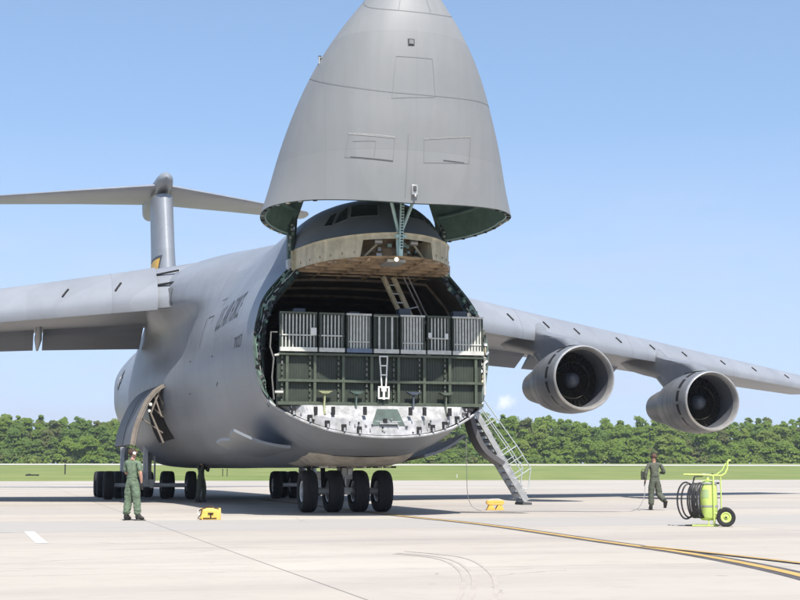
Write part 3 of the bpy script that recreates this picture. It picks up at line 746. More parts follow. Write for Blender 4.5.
# trapezoid service opening in the middle
for x0, x1, z0, z1, m_, o_ in [(-.46, .46, 2.42, 2.86, BLACK, 0)]:
    yy = -1.63; g.add([(x0, yy, z0), (x1, yy, z0), (x1*.62, yy+.14, z1), (x0*.62, yy+.14, z1)], [(0,1,2,3)], DKGREEN)
    g.box((0, yy-.02, z0+.05), (.5, .06, .05), STEEL); g.box((-.1, yy-.03, z0+.12), (.1, .06, .12), BLACK)
g.build('ramp_sill', AC, smooth=False)
# rolled lip edge
g = MB(); LP = crom_sec(RP[0], np.linspace(0, 3.2, 30)); P = [(-p[0], p[1], p[2]) for p in LP[::-1]] + [tuple(p) for p in LP[1:]]
g.tube(P, .035, SILL, 6); g.build('lip_edge', AC)

# ---- the stowed loading ramp standing across the mouth
RAMPY = -1.0
rx0, rx1 = -2.86, 2.90
RAILD = mat('rail_dull', (.11,.11,.10), .5, var=.2)
g = MB()
g.box((0, RAMPY+.18, 3.66), (rx1-rx0, .12, 1.38), OLIVE)
xb = [rx0+(rx1-rx0)*(v-280)/205 for v in (288, 315, 343, 371, 398, 424, 450, 477)]
for x in xb:
    g.box((x, RAMPY+.06, 3.66), (.075, .14, 1.38), OLIVE2)
for x in np.arange(rx0+.06, rx1, .075):          # corrugation
    g.box((x, RAMPY+.118, 3.66), (.03, .02, 1.34), OLIVE)
for x in xb[:-1]:
    for k in range(9): g.box((x-.13, RAMPY+.05, 3.08+k*.145), (.045, .04, .085), OLIVE2 if rr.random() < .7 else RAILD)
g.box((0, RAMPY+.03, 3.62), (rx1-rx0, .10, .07), OLIVE2); g.box((0, RAMPY+.03, 3.01), (rx1-rx0, .12, .09), OLIVE2)
g.box((0, RAMPY+.02, 4.33), (rx1-rx0, .12, .06), OLIVE2)
g.build('ramp_panel', AC, smooth=False)
pan = [(280,317,1),(318,344,1),(345,371,2),(372,398,3),(399,425,4),(426,451,5),(452,485,6)]
rr = random.Random(9)
for a_, b_, ty in pan:
    g = MB(); x0 = rx0+(rx1-rx0)*(a_-280)/205+.02; x1 = rx0+(rx1-rx0)*(b_-280)/205-.01; w = x1-x0; cx = (x0+x1)/2
    zb, zt = 4.42, 5.44
    g.box((cx, RAMPY+.10, (zb+zt)/2), (w, .05, zt-zb), OLIVE if ty in (1,3,5) else OLIVE2)
    g.box((cx, RAMPY+.0, zb+.03), (w, .16, .11), BLUEG if ty == 2 else SLAT)
    g.box((cx, RAMPY+.03, zt), (w, .12, .05), SLAT if ty in (2,4,6) else OLIVE2)
    for xx in (x0+.03, x1-.03): g.box((xx, RAMPY+.03, (zb+zt)/2), (.045, .10, zt-zb), OLIVE)
    if ty == 3: bars = [(.24, .05), (.76, .05), (.5, .022)]
    elif ty in (2, 4, 6): bars = [(f, .05) for f in np.linspace(.07, .93, 8 if ty != 6 else 10)]
    else: bars = [(f, .034) for f in np.linspace(.07, .93, 10 if a_ == 280 else 7)]
    for f, bw in bars: g.box((x0+w*f, RAMPY+.045, (zb+zt)/2+.02), (bw, .055, zt-zb-.1), SLAT)
    if ty in (1, 5): g.box((cx, RAMPY+.005, zb+.42), (w, .03, .035), SLAT)
    if ty in (2, 4, 6): g.box((cx, RAMPY+.005, zb+.27), (w*.9, .03, .03), SLAT)
    if a_ == 280: g.box((x1-.1, RAMPY-.02, zb+.52), (.16, .05, .2), HEADW)
    if ty == 5: g.box((x0+.08, RAMPY-.02, zb+.5), (.1, .05, .14), HEADW); g.box((x1-.12, RAMPY-.02, zb+.48), (.1, .05, .16), HEADW)
    if ty == 3: g.box((cx, RAMPY-.01, zt-.02), (w, .03, .04), SLAT)
    g.build('ramp_toe', AC, smooth=False)
BLUED = mat('blue_black_paint', (.04,.05,.07), .5)
# step brackets and mushroom-like chain stands hanging on the ramp
g = MB(); x = rx0+(rx1-rx0)*(382-280)/205
for s in (-1, 1): g.beam((x+s*.11, RAMPY-.08, 4.32), (x+s*.05, RAMPY-.12, 3.35), .035, .03, HEADW, up=(0,1,0))
for z in (4.3, 4.05, 3.8): g.box((x, RAMPY-.1, z), (.2, .035, .035), HEADW)
for s in (-1, 1): g.box((x+s*.14, RAMPY-.1, 3.32), (.045, .04, .30), HEADW); g.box((x, RAMPY-.1, 3.32+s*.15), (.32, .04, .045), HEADW)
g.box((x, RAMPY-.1, 3.3), (.06, .06, .34), HEADW); g.build('folding_step', AC, smooth=False)
for px, m_ in ((324, YEL), (355, DKGREEN), (412, BLUED), (445, OLIVE2)):
    g = MB(); x = rx0+(rx1-rx0)*(px-280)/205
    g.prism([(x-.2, RAMPY-.2, 3.34), (x+.2, RAMPY-.2, 3.34), (x+.08, RAMPY-.2, 3.27), (x-.08, RAMPY-.2, 3.27)], (0,0,0), m_ if m_ != YEL else mat('dull_yellow_green', (.20,.21,.11), .6), (0, .2, 0))
    g.tube([(x, RAMPY-.12, 3.28), (x-.03, RAMPY-.16, 2.85), (x-.03, RAMPY-.3, 2.7)], .03, m_ if m_ != YEL else MATS['dull_yellow_green'], 6)
    g.build('tie_down_stand', AC)
# left rail + rope beside the ramp
g = MB()
RAILD = mat('rail_dull', (.24,.24,.22), .5)
g.tube([(rx0-.05, RAMPY, 4.9), (rx0-.22, RAMPY, 4.9), (rx0-.24, RAMPY, 4.5), (rx0-.14, RAMPY, 4.2), (rx0-.18, RAMPY, 3.7), (rx0-.12, RAMPY, 3.1)], .022, RAILD, 6)
g.tube([(rx0-.12, RAMPY, 4.28), (rx0, RAMPY-.02, 4.3)], .03, SLAT, 6); g.tube([(rx0-.1, RAMPY, 3.3), (rx0+.12, RAMPY-.02, 3.3)], .035, SLAT, 6)
g.tube([(rx1+.02, RAMPY, 4.2), (rx1+.03, RAMPY, 3.3)], .035, SLAT, 6)
pieces(g, 'guard_rail', AC)
# blue-grey seat backs seen above the ramp, ladder to the flight deck
for px, w, dz in ((302, .36, .0), (356, .34, -.05), (407, .40, .08), (464, .48, .05)):
    g = MB(); x = rx0+(rx1-rx0)*(px-280)/205; g.box((x, -.55, 5.48+dz), (w*.85, .35, .24), BLUED); g.box((x, -.55, 4.2), (w*.4, .1, 2.5), BLUEG); g.build('equipment_box', AC, bevel=.02)
g = MB()
A0 = Vector((.42, .6, 6.75)); A1 = Vector((2.45, 1.9, 3.4))
for dx in (0, .30): g.beam(A0+Vector((dx, 0, 0)), A1+Vector((dx, 0, 0)), .07, .14, CREAM, up=(0,0,1))
for k in range(1, 14): p = A0.lerp(A1, k/14); g.box(p+Vector((.15, 0, 0)), (.28, .12, .03), STEEL)
for dx in (-.28, -.42): g.tube([A0+Vector((dx+1.0, -.1, .0)), A1+Vector((dx+1.0, -.1, .2))], .02, STEEL, 6)
g.tube([A0+Vector((.62, 0, -.95)), A0+Vector((1.05, 0, -.85))], .02, STEEL, 6)
g.build('crew_ladder', AC)

# ---- the raised visor
VZ = [7.95, 8.7, 9.8, 10.8, 11.8, 12.75, 13.6, 14.15, 14.45, 14.55]
VC = [-1.35, -1.45, -1.68, -1.95, -2.32, -2.68, -3.02, -3.3, -3.5, -3.6]
VW = [3.46, 3.24, 2.96, 2.64, 2.22, 1.66, 1.02, .60, .32, .02]
VD = [2.75, 2.78, 2.68, 2.45, 2.08, 1.62, 1.06, .64, .3, .02]
VA = np.array([VC, VW, VD]).T
def vis(z, th, off=0.0):   # th: 0 = forward (belly of the nose), +/-pi = hinge side
    c, w, d = pchip(np.array(VZ), VA, z)[0]
    e = 2.25; ct, st_ = math.cos(th), math.sin(th)
    x = (w+off)*math.copysign(abs(st_)**(2/e), st_); y = c - (d+off)*math.copysign(abs(ct)**(2/e), ct)
    return Vector((x, y, z))
def rimz(th):
    t = abs(th)
    return float(np.interp(t, [0, .8, 1.57, 2.47, 2.53, 2.7, math.pi], [7.97, 8.07, 8.10, 7.84, 8.9, 9.6, 10.1]))
NTH = 120
def shell(off, m, name):
    g = MB(); G = []
    for i in range(41):
        row = []
        for j in range(NTH):
            th = -math.pi + 2*math.pi*(j+.5)/NTH; r = rimz(th); f = i/40; z = r + (14.55-r)*(f**1.0)
            z = min(z, 14.549); row.append(tuple(vis(z, th, off if i < 39 else off*0)))
        G.append(row)
    g.grid(G, m, wrap=True); return g, G
g, Go = shell(0, VISG, 'visor'); 
VISOR = g.build('visor', AC, angle=60)
g, Gi = shell(-.13, GREEN, 'visor_lining')
# rim strip joins outer and inner skins, with latch blocks
for j in range(NTH):
    k = (j+1) % NTH; g.add([Go[0][j], Go[0][k], Gi[0][k], Gi[0][j]], [(0,1,2,3)], DKGREEN)
for i in (4, 8, 12, 16):          # ring frames inside
    P = [Vector(p) for p in Gi[i]]; 
    for j in range(14, NTH-14):
        a_, b_ = P[j], P[j+1]; ctr = Vector((0, VC[1], a_.z)); g.beam(a_+(ctr-a_)*.03, b_+(ctr-b_)*.03, .16, .04, GREEN)
VL = g.build('visor_lining', VISOR, angle=35); 
g = MB(); rr = random.Random(2)
for j in range(0, NTH, 1):
    th = -math.pi + 2*math.pi*(j+.5)/NTH
    if abs(th) > 2.45: continue
    a_ = Vector(Go[0][j]); b_ = Vector(Gi[0][j]); c = (a_+b_)/2
    if j % 3 == 0 and abs(th) > .75: g.box(c+Vector((0,0,.0)), (.08, .09, .05), rr.choice([CREAM, STEEL, BLACK, BLACK]), Matrix.Rotation(-th, 3, 'Z'))
P = [Vector(Gi[0][j])+Vector((0,0,.03)) for j in range(NTH) if abs(-math.pi+2*math.pi*(j+.5)/NTH) < 2.45]
g.tube(P, .028, STRUTG, 6)
g.build('rim_latches', VISOR, smooth=False)
# thin seams and panels on the visor skin
def vline(pts, w, m, g, off=.006):
    P = [(vis(z, th, off), th, z) for z, th in pts]
    for (p, th, z), (q, th2, z2) in zip(P[:-1], P[1:]):
        n_ = (vis(z, th, .1)-vis(z, th, 0)).normalized(); d = (q-p).normalized(); s_ = d.cross(n_)*w/2
        g.add([p-s_, q-s_, q+s_, p+s_], [(0,1,2,3)], m)
def seg(a, b, n=12): return [(a[0]+(b[0]-a[0])*i/n, a[1]+(b[1]-a[1])*i/n) for i in range(n+1)]
def find_vis(px, py):   # where a measured spot lies on the front skin
    best = None
    for z in np.linspace(8, 14.4, 65):
        for th in np.linspace(-1.5, 1.5, 61):
            p = AC_M @ vis(z, th); u, v = proj(p)
            d = (u-px)**2+(v-py)**2
            if best is None or d < best[0]: best = (d, z, th)
    return best[1:]
AC_M = Matrix.Translation((-0.74, 39, 0)) @ Matrix.Rotation(YAW, 4, 'Z')
_c, _s = math.cos(R(7.03)), math.sin(R(7.03))
def proj(p):
    zc = p.y*_c+(p.z-1.17)*_s; yc = (p.z-1.17)*_c-p.y*_s
    return 400+1400*p.x/zc, 300-1400*yc/zc
SEAM = mat('skin_seam', (0.158, 0.165, 0.168), .7, var=.05)
def vpoly(name, px, close=True, w=.013, m=SEAM):
    g = MB(); P = [find_vis(*q) for q in px]
    if close: P.append(P[0])
    for a_, b_ in zip(P[:-1], P[1:]): vline(seg(a_, b_), w, m, g)
    return g.build(name, VISOR, smooth=False)
vpoly('access_door', [(395, 58), (431, 58), (434, 97), (391, 97)])
vpoly('hatch', [(348, 134), (396, 136), (394, 160), (346, 157)]); vpoly('hatch', [(425, 138), (469, 138), (467, 162), (427, 162)])
g = MB()
def bar(px0, px1, w, m): vline(seg(find_vis(*px0), find_vis(*px1)), w, m, g)
bar((347,134),(395,136),.05, mat('pale_seal', (.27,.27,.26), .6)); bar((350,157),(393,160),.03, LINE); bar((441,161.5),(466,161.5),.025, LINE); bar((425,138),(469,138.5),.035, MATS['pale_seal'])
bar((411,133),(409,198),.02, SEAM); bar((352,141),(377,141),.015,SEAM); bar((377,141),(376,157),.015,SEAM)
pieces(g, 'seal_strip', VISOR, smooth=False)
g = MB(); s0 = [(z, th) for z, th in [(11.55, -1.57), (11.2, -1.1), (10.95, -.7), (10.78, -.3), (10.74, 0), (10.75, .3), (10.82, .7), (10.9, 1.1), (11.0, 1.4), (11.1, 1.57)]]
S0 = crom(np.array(s0), np.linspace(0, 9, 60)); vline([tuple(x) for x in S0], .022, SEAM, g)
s0 = [(13.55, -1.5), (13.1, -.8), (12.95, 0), (13.05, .8), (13.4, 1.5)]; S0 = crom(np.array(s0), np.linspace(0, 4, 50)); vline([tuple(x) for x in S0], .018, SEAM, g)
vline(seg((13.0, -.25), (14.3, -.25)), .02, SEAM, g); vline(seg((13.0, .25), (14.3, .25)), .02, SEAM, g)
pieces(g, 'skin_seam', VISOR, smooth=False)
g = MB(); z, th = find_vis(413, 42); p = vis(z, th); g.box(p, (.17, .05, .17), LINE); g.box(p+Vector((0,-.02,0)), (.11, .05, .11), SEAM); g.build('vent', VISOR)
g = MB(); z, th = find_vis(413, 190); p = vis(z, th); g.box(p, (.16, .10, .26), STEEL); g.box(p+Vector((0,-.05,.03)), (.08, .08, .12), LINE); g.tube([p+Vector((0,-.05,-.1)), p+Vector((0,-.12,-.2))], .03, STEEL, 8); g.build('latch', VISOR, bevel=.01)
for (px, py, s) in ((319, 62, -1), (478, 70, 1)):
    g = MB(); z = 12.05 if s < 0 else 11.85; p = vis(z, s*1.5); g.tube([p, p+Vector((s*.08, -.02, .0)), p+Vector((s*.09, -.04, -.18))], .018, STEEL, 8); g.box(p+Vector((s*.06,0,0)), (.07,.05,.10), LINE); g.build('probe', VISOR)
# visor hinge arms and the centre jack struts
for s in (-1, 1):
    g = MB(); p = vis(8.2, s*2.46); q = Vector((s*2.28, .55, 6.95))
    g.beam(p+Vector((0,0,.3)), q, .16, .26, DKGREEN, up=(0,1,0)); g.beam(p+Vector((-s*.2,.0,.6)), q+Vector((-s*.1,.1,0)), .06, .1, DKGREEN, up=(0,1,0))
    g.box(q, (.2,.3,.3), STEEL)
    rr = random.Random(31)
    for k in range(12): f = k/11; c = p.lerp(q, f); g.box(c+Vector((rr.uniform(-.05,.05),-.15,0)), (.07,.06,.1), rr.choice([STEEL,BLACK,GREEN]))
    g.build('hinge_arm', AC)
    g = MB(); base = Vector((s*.03, -2.75, 6.82)); topp = Vector((s*.42, -3.1, 8.6)); g.tube([base+Vector((0,-.02,.6)), topp], .045, STRUTG, 8)
    g.tube([base, base+Vector((s*.04,-.02,.65))], .05, STRUTG, 8); g.build('jack_strut', AC)
g = MB(); g.tube([(0, -2.85, 6.8), (0, -3.05, 8.6)], .06, STRUTG, 10)
for k in range(22): g.box((0, -2.93-.009*k, 7.0+k*.075), (.05, .06, .03), BLACK)
g.box((0,-2.88,7.32),(.3,.1,.08),STRUTG); g.build('jack_screw', AC)

# ---- nose gear doors, belly bay
for s in (-1, 1):
    g = MB(); i0_, i1_ = ((2.15, 1.84), (3.75, 2.30)) if s < 0 else ((1.75, 1.60), (3.0, 2.22))
    def dpt(f, v, dz=0):      # f across from hinge to tip, v along the hull
        notch = .30*math.exp(-((v-.5)/.16)**2) + .12*v
        fx = f*(1-notch*.35)
        return (s*(i0_[0]+(i1_[0]-i0_[0])*fx), .9 + v*4.4 - .5*f*v, i0_[1]+(i1_[1]-i0_[1])*fx - .10*math.sin(fx*math.pi) - .22*v + dz)
    A_ = [[dpt(f/8, v/10) for f in range(9)] for v in range(11)]; B_ = [[dpt(f/8, v/10, .08) for f in range(9)] for v in range(11)]
    g.grid(A_, GREY); g.grid(B_, GREY)
    ring_a = A_[0] + [r[-1] for r in A_[1:]] + A_[-1][::-1][1:] + [r[0] for r in A_[::-1][1:-1]]; ring_b = B_[0] + [r[-1] for r in B_[1:]] + B_[-1][::-1][1:] + [r[0] for r in B_[::-1][1:-1]]
    g.grid([ring_a, ring_b], GREY, wrap=True)
    g.build('nose_gear_door', AC, angle=30, weld=True)
g = MB(); BAY = mat('gear_bay_tan', (.40,.36,.30), .6, var=.3, scale=3, detail=8)
prof = [(-1.55,1.62),(-1.3,1.42),(-.9,1.33),(0,1.30),(.9,1.33),(1.3,1.42),(1.55,1.62)]
G = [[(x, a, z+dz) for x, z in prof] for a, dz in ((.9,.30),(1.2,.12),(1.8,.03),(3,0),(5,0),(6.5,.05),(7.5,.2))]
g.grid(G, BAY)
for k in range(26): g.box((rr.uniform(-1.2,1.2), rr.uniform(1.3,4.5), 1.33), (rr.uniform(.05,.25), rr.uniform(.05,.3), .05), rr.choice([BAY, BLACK, STEEL, BAY]))
g.build('gear_bay', AC)

# ---- landing gear
def wheel_mesh(name, parent, loc, r=.62, w=.46, side=1, m_hub=HUB):
    g = MB(); h = w/2
    prof = [(-h*.55, r*.52), (-h*.86, r*.60), (-h, r*.78), (-h*.93, r*.91), (-h*.70, r*.975), (-h*.52, r)]
    gro = []
    for c in (-.36, -.12, .12, .36):
        gro += [(h*(c-.035), r*1.003), (h*(c-.03), r*.975), (h*(c+.03), r*.975), (h*(c+.035), r*1.003)]
    prof = prof + gro + [(-a_, b_) for a_, b_ in prof[::-1]]
    g.lathe(prof, loc, (1,0,0), RUBBER, 32)
    for s in (-1, 1):
        g.lathe([(s*h*.55, r*.53), (s*h*.75, r*.50), (s*h*.70, r*.40), (s*h*.35, r*.34), (s*h*.35, r*.16), (s*h*.8, r*.13), (s*h*.85, 0)], loc, (1,0,0), m_hub, 24)
        for k in range(8): t = k*math.pi/4; g.box(Vector(loc)+Vector((s*h*.45, math.cos(t)*r*.37, math.sin(t)*r*.37)), (.05,.06,.06), STEEL)
    return g.build(name, parent, angle=35)
NG = empty('nose_gear', (0, 3.35, 0), 0, AC)
for x in (-1.16, -.38, .40, 1.12): wheel_mesh('wheel', NG, (x, 0, .62))
g = MB(); g.tube([(-1.2,0,.62),(1.2,0,.62)], .10, WHITE, 14); g.tube([(0,0,.55),(0,0,1.0)], .10, WHITE, 14)
g.box((0,0,1.28),(.36,.34,.62), WHITE); g.tube([(0,0,1.5),(0,.3,2.0)], .2, WHITE, 14); g.tube([(.28,.1,1.5),(.05,-.02,.75)], .045, WHITE, 8); g.tube([(-.28,.1,1.5),(-.05,-.02,.75)], .045, WHITE, 8)
g.box((0,-.12,.66),(.34,.2,.14),WHITE); g.box((.08,-.2,1.2),(.14,.08,.2),STEEL); g.box((-.05,-.18,.9),(.06,.06,.3),STEEL)
g.tube([(-.15,-.18,1.5),(-.2,-.2,1.1),(-.05,-.2,.75)], .02, BLACK, 6); g.box((0,-.22,.58),(.2,.05,.12),HEADW)
g.build('strut', NG, bevel=.015)
g = MB(); g.tube([(-.95,.3,.9),(-.95,1.2,1.5)], .06, BLACK, 8); g.tube([(-.6,.5,1.7),(-.62,.25,.75)], .07, BLACK, 8); g.build('drag_brace', NG)
def bogie(cx, cy, name='main_gear', wide=True):
    B = empty(name, (cx, cy, 0), 0, AC)
    s = 1 if cx > 0 else -1
    lay = ([(-1.85,-.9),(1.75,-.9),(-.85,.2),(.85,.2),(-1.15,1.5),(1.15,1.5)] if wide else [(-1.1,-.9),(1.1,-.9),(-.5,.3),(.5,.3),(-1.1,1.5),(1.1,1.5)])
    for x, y in lay: wheel_mesh('wheel', B, (s*x if wide else x, y, .62), w=.44)
    g = MB()
    for yy in sorted(set(y for _, y in lay)):
        xs_ = [x for x, y in lay if y == yy]; g.tube([(s*min(xs_) if wide else min(xs_), yy, .62), (s*max(xs_) if wide else max(xs_), yy, .62)], .09, HUB, 10)
    g.beam((0,-.9,.62),(0,1.5,.62), .22, .2, HUB); g.tube([(0,0,.6),(0,0,2.4)], .19, HUB, 14); g.tube([(.0,-.35,.75),(.0,-.15,2.2)], .07, STEEL, 8)
    g.box((0,-1.05,.72),(.5,.25,.3), WHITE); g.box((.1,-1.2,.6),(.16,.1,.2),STEEL); g.box((-.14,-1.2,.8),(.12,.1,.2),WHITE)
    g.tube([(.3,-.3,2.2),(.25,-.9,.8)], .04, HUB, 8); g.build('strut', B)
    return B
for s in (-1, 1):
    bogie(s*3.78, 26.2); bogie(s*4.4, 31.6, wide=False)
# starboard gear pod door, swung up and out
def pod_door(s, nm):
    g = MB(); n = 14
    crv = [(-4.05, 4.5), (-4.35, 4.3), (-4.68, 3.9), (-4.93, 3.35), (-5.12, 2.8), (-5.22, 2.2)]
    C = crom(np.array(crv), np.linspace(0, 5, n+1))
    def sheet(y0, y1, gap0, m, off):
        G = []
        for yy in np.linspace(y0, y1, 6):
            G.append([(s*(-(p[0]-off)) if False else s*(-p[0]) + s*((yy-16)*.05) + s*off, yy, p[1]) for p in C])
        g.grid(G, m)
    # two curved leaves with a dark gap, each a closed slab
    for y0, y1 in ((16.2, 18.3), (18.55, 21.0)):
        G = []
        for yy in (y0, y1):
            fl = (yy-16)*.05
            outer = [(s*(-p[0]+fl+.13), yy, p[1]+.03) for p in C]; inner = [(s*(-p[0]+fl), yy, p[1]) for p in C][::-1]
            G.append(outer+inner)
        g.grid(G, DOORG, wrap=True)
        for r_ in G: g.add(r_, [tuple(range(len(r_)))], DOORE if r_ is G[0] and y0 < 17 else DOORG)
    # stiffening arch on the front edge
    g.tube([(s*(-p[0]+.02-.05), 16.16, p[1]-.02) for p in C], .03, DOORE, 6)
    for k in (3, 6, 9): g.tube([(s*(-C[k][0]), 16.25, C[k][1]), (s*(4.1), 16.6, C[k][1]-.55)], .03, DOORE, 8)
    g.tube([(s*4.2, 16.3, 4.5), (s*4.6, 16.2, 3.4), (s*4.1, 16.3, 2.3)], .04, DOORE, 8)
    g.tube([(s*4.55, 16.3, 4.3), (s*4.2, 16.2, 3.3)], .035, DOORE, 8); g.lathe([(0,.07),(.05,.06),(.06,0)], (s*4.62, 16.2, 3.75), (0,-1,0), HEADW, 12); g.lathe([(0,.06),(.05,.05),(.06,0)], (s*4.66, 16.2, 3.5), (0,-1,0), HEADW, 12)
    return g.build(nm, AC, angle=35)
DOORE = mat('door_edge_brown', (.17,.145,.12), .6, var=.25)
DOORG = mat('door_dark_grey', (.095,.10,.11), .5, var=.12)
for s in (-1, 1): pod_door(s, 'main_gear_door')
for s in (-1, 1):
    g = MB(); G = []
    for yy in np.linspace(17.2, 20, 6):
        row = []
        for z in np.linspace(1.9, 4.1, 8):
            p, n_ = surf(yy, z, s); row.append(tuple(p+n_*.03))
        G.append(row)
    g.grid(G, BLACK); g.build('well_shade_patch', AC)  # black sheet on the closed hull, painting the shade inside the well

# ---- wings
def airfoil(n=18):
    x = (1-np.cos(np.linspace(0, math.pi, n)))/2
    yt = 5*(.2969*np.sqrt(x)-.126*x-.3516*x**2+.2843*x**3-.1036*x**4)
    return x, yt
WS = [(2.6,13.4,14.2,8.35,.128,3),(5,14.75,12.9,8.12,.125,3),(9,16.8,11.2,7.76,.12,2.6),(12,18.3,10.2,7.5,.117,2.4),(19,21.9,8.3,6.94,.118,2),(27,26.0,6.6,6.27,.118,1.5),(33.6,29.3,5.0,5.7,.115,1)]
def wing_sec(sv):
    A = np.array(WS); return [float(np.interp(sv, A[:,0], A[:,k])) for k in range(1, 6)]
def wing_pt(sv, cx, up):     # point on the skin
    le, c, z, th, inc = wing_sec(sv)
    yt = 5*th*(.2969*math.sqrt(max(cx,0))-.126*cx-.3516*cx**2+.2843*cx**3-.1036*cx**4)*c
    cam_ = .018*c*4*cx*(1-cx)
    y = le+cx*c; zz = z+cam_+(yt*1.05 if up else -yt*.95) - cx*c*math.tan(R(inc))*.55
    # drooped leading edge slats
    if cx < .12: zz -= ((.12-cx)/.12)**1.3*.62*(c/13)*(1.0 if up else 1.25)
    return (sv, y, zz)
for s in (-1, 1):
    g = MB(); x, _ = airfoil(22); G = []
    for sv in np.concatenate([np.linspace(2.6, 4.5, 4), np.linspace(4.6, 33.6, 34)]):
        up = [wing_pt(sv, xx, True) for xx in x[::-1]]; lo = [wing_pt(sv, xx, False) for xx in x[1:]]
        G.append([(s*a_, b_, c_) for a_, b_, c_ in up+lo])
    g.grid(G, WGREY, wrap=True); g.add(G[-1], [tuple(range(len(G[-1])))], WGREY)
    W = g.build('wing', AC, angle=60)
    # slats: a thin leading edge skin standing proud of the wing, in lengths
    ends = [(4.6, 11.0), (11.008, 17.6), (17.608, 25), (25.008, 33.2)]
    for e0, e1 in ends:
        g = MB(); G = []
        xl = np.concatenate([np.linspace(.13, .02, 8), [.008, 0]])
        for sv in np.linspace(e0, e1, 12):
            up = [wing_pt(sv, xx, True) for xx in xl]; lo = [wing_pt(sv, xx, False) for xx in xl[::-1][1:] if xx < .085]
            row = []
            k = len(up)
            for i_, p in enumerate(up): row.append((s*p[0], p[1]-.22, p[2]+.035-.05*(i_/k)))
            for p in lo: row.append((s*p[0], p[1]-.22, p[2]-.07))
            # inner skin back
            for p in lo[::-1]: row.append((s*p[0], p[1]-.13, p[2]-.03))
            for p in up[::-1]: row.append((s*p[0], p[1]-.13, p[2]-.03))
            G.append(row)
        g.grid(G, WGREY, wrap=True)
        for r_ in (G[0], G[-1]): 
            n_ = len(r_)//2
            for i_ in range(n_-1): g.add([r_[i_], r_[i_+1], r_[2*n_-2-i_], r_[2*n_-1-i_]], [(0,1,2,3)], WGREY)
        g.build('slat', W, angle=40)
    # slat track slots
    g = MB()
    def sl(sv, cx): p = wing_pt(sv, cx, True); return Vector((s*p[0], p[1]-.22, p[2]+.05))
    for sv in (6.1, 8.0, 10.6, 12.6, 14.4, 17.0, 19.2, 21.4, 24.2, 26.6, 29.2):
        a_, b_ = sl(sv, .022), sl(sv-.22, .05); g.beam(a_, b_, .07, .03, BLACK, up=(0,-.3,1))
    pieces(g, 'slat_track_slot', W, smooth=False)
    # flaps hanging below the trailing edge
    fl = [(4.2, 8.5), (8.9, 14.6), (15, 20.4)]
    for f0, f1 in fl:
        g = MB(); G = []
        for sv in np.linspace(f0, f1, 5):
            le, c, z, th, inc = wing_sec(sv); tx = wing_pt(sv, .80, False)
            y0, z0 = tx[1]-.3, tx[2]+.14; k = c/14.0
            # airfoil-ish flap section, pitched down
            ang = R(25); sec = [(0,0),(.25,.17),(.9,.2),(2.6,.02),(2.6,-.03),(.9,-.13),(.25,-.14)]
            row = [(s*sv, y0+(a_*math.cos(ang)+b_*math.sin(ang))*k, z0+(-a_*math.sin(ang)+b_*math.cos(ang))*k) for a_, b_ in sec]
            G.append(row)
        g.grid(G, WGREY, wrap=True)
        for r_ in (G[0], G[-1]): g.add(r_, [tuple(range(len(r_)))], WGREY)
        g.build('flap', W, angle=50)
    for sv in ((8.7, 14.8, 20.6) if s < 0 else ()):
        g = MB(); p = wing_pt(sv, .62, False); q = wing_pt(sv, .95, False)
        g.tube([(s*sv, p[1]-.6, p[2]+.05), (s*sv, p[1]+.2, p[2]-.12), (s*sv, (p[1]+q[1])/2, p[2]-.30), (s*sv, q[1]+.6, q[2]-.75)], [.05, .13, .17, .06], WGREY, 10); g.build('flap_fairing', W)
    # dark slot at the root, inboard of the slats
    g = MB()
    for cx, w_ in ((.03, .07), (.075, .06)):
        for k in range(1):
            p = wing_pt(3.5, cx, True); q = wing_pt(4.55, cx, True)
            g.beam((s*3.8, p[1]-.03, p[2]), (s*4.58, q[1]-.03, q[2]), w_, w_, BLACK)
    g.build('root_slot', W, smooth=False)
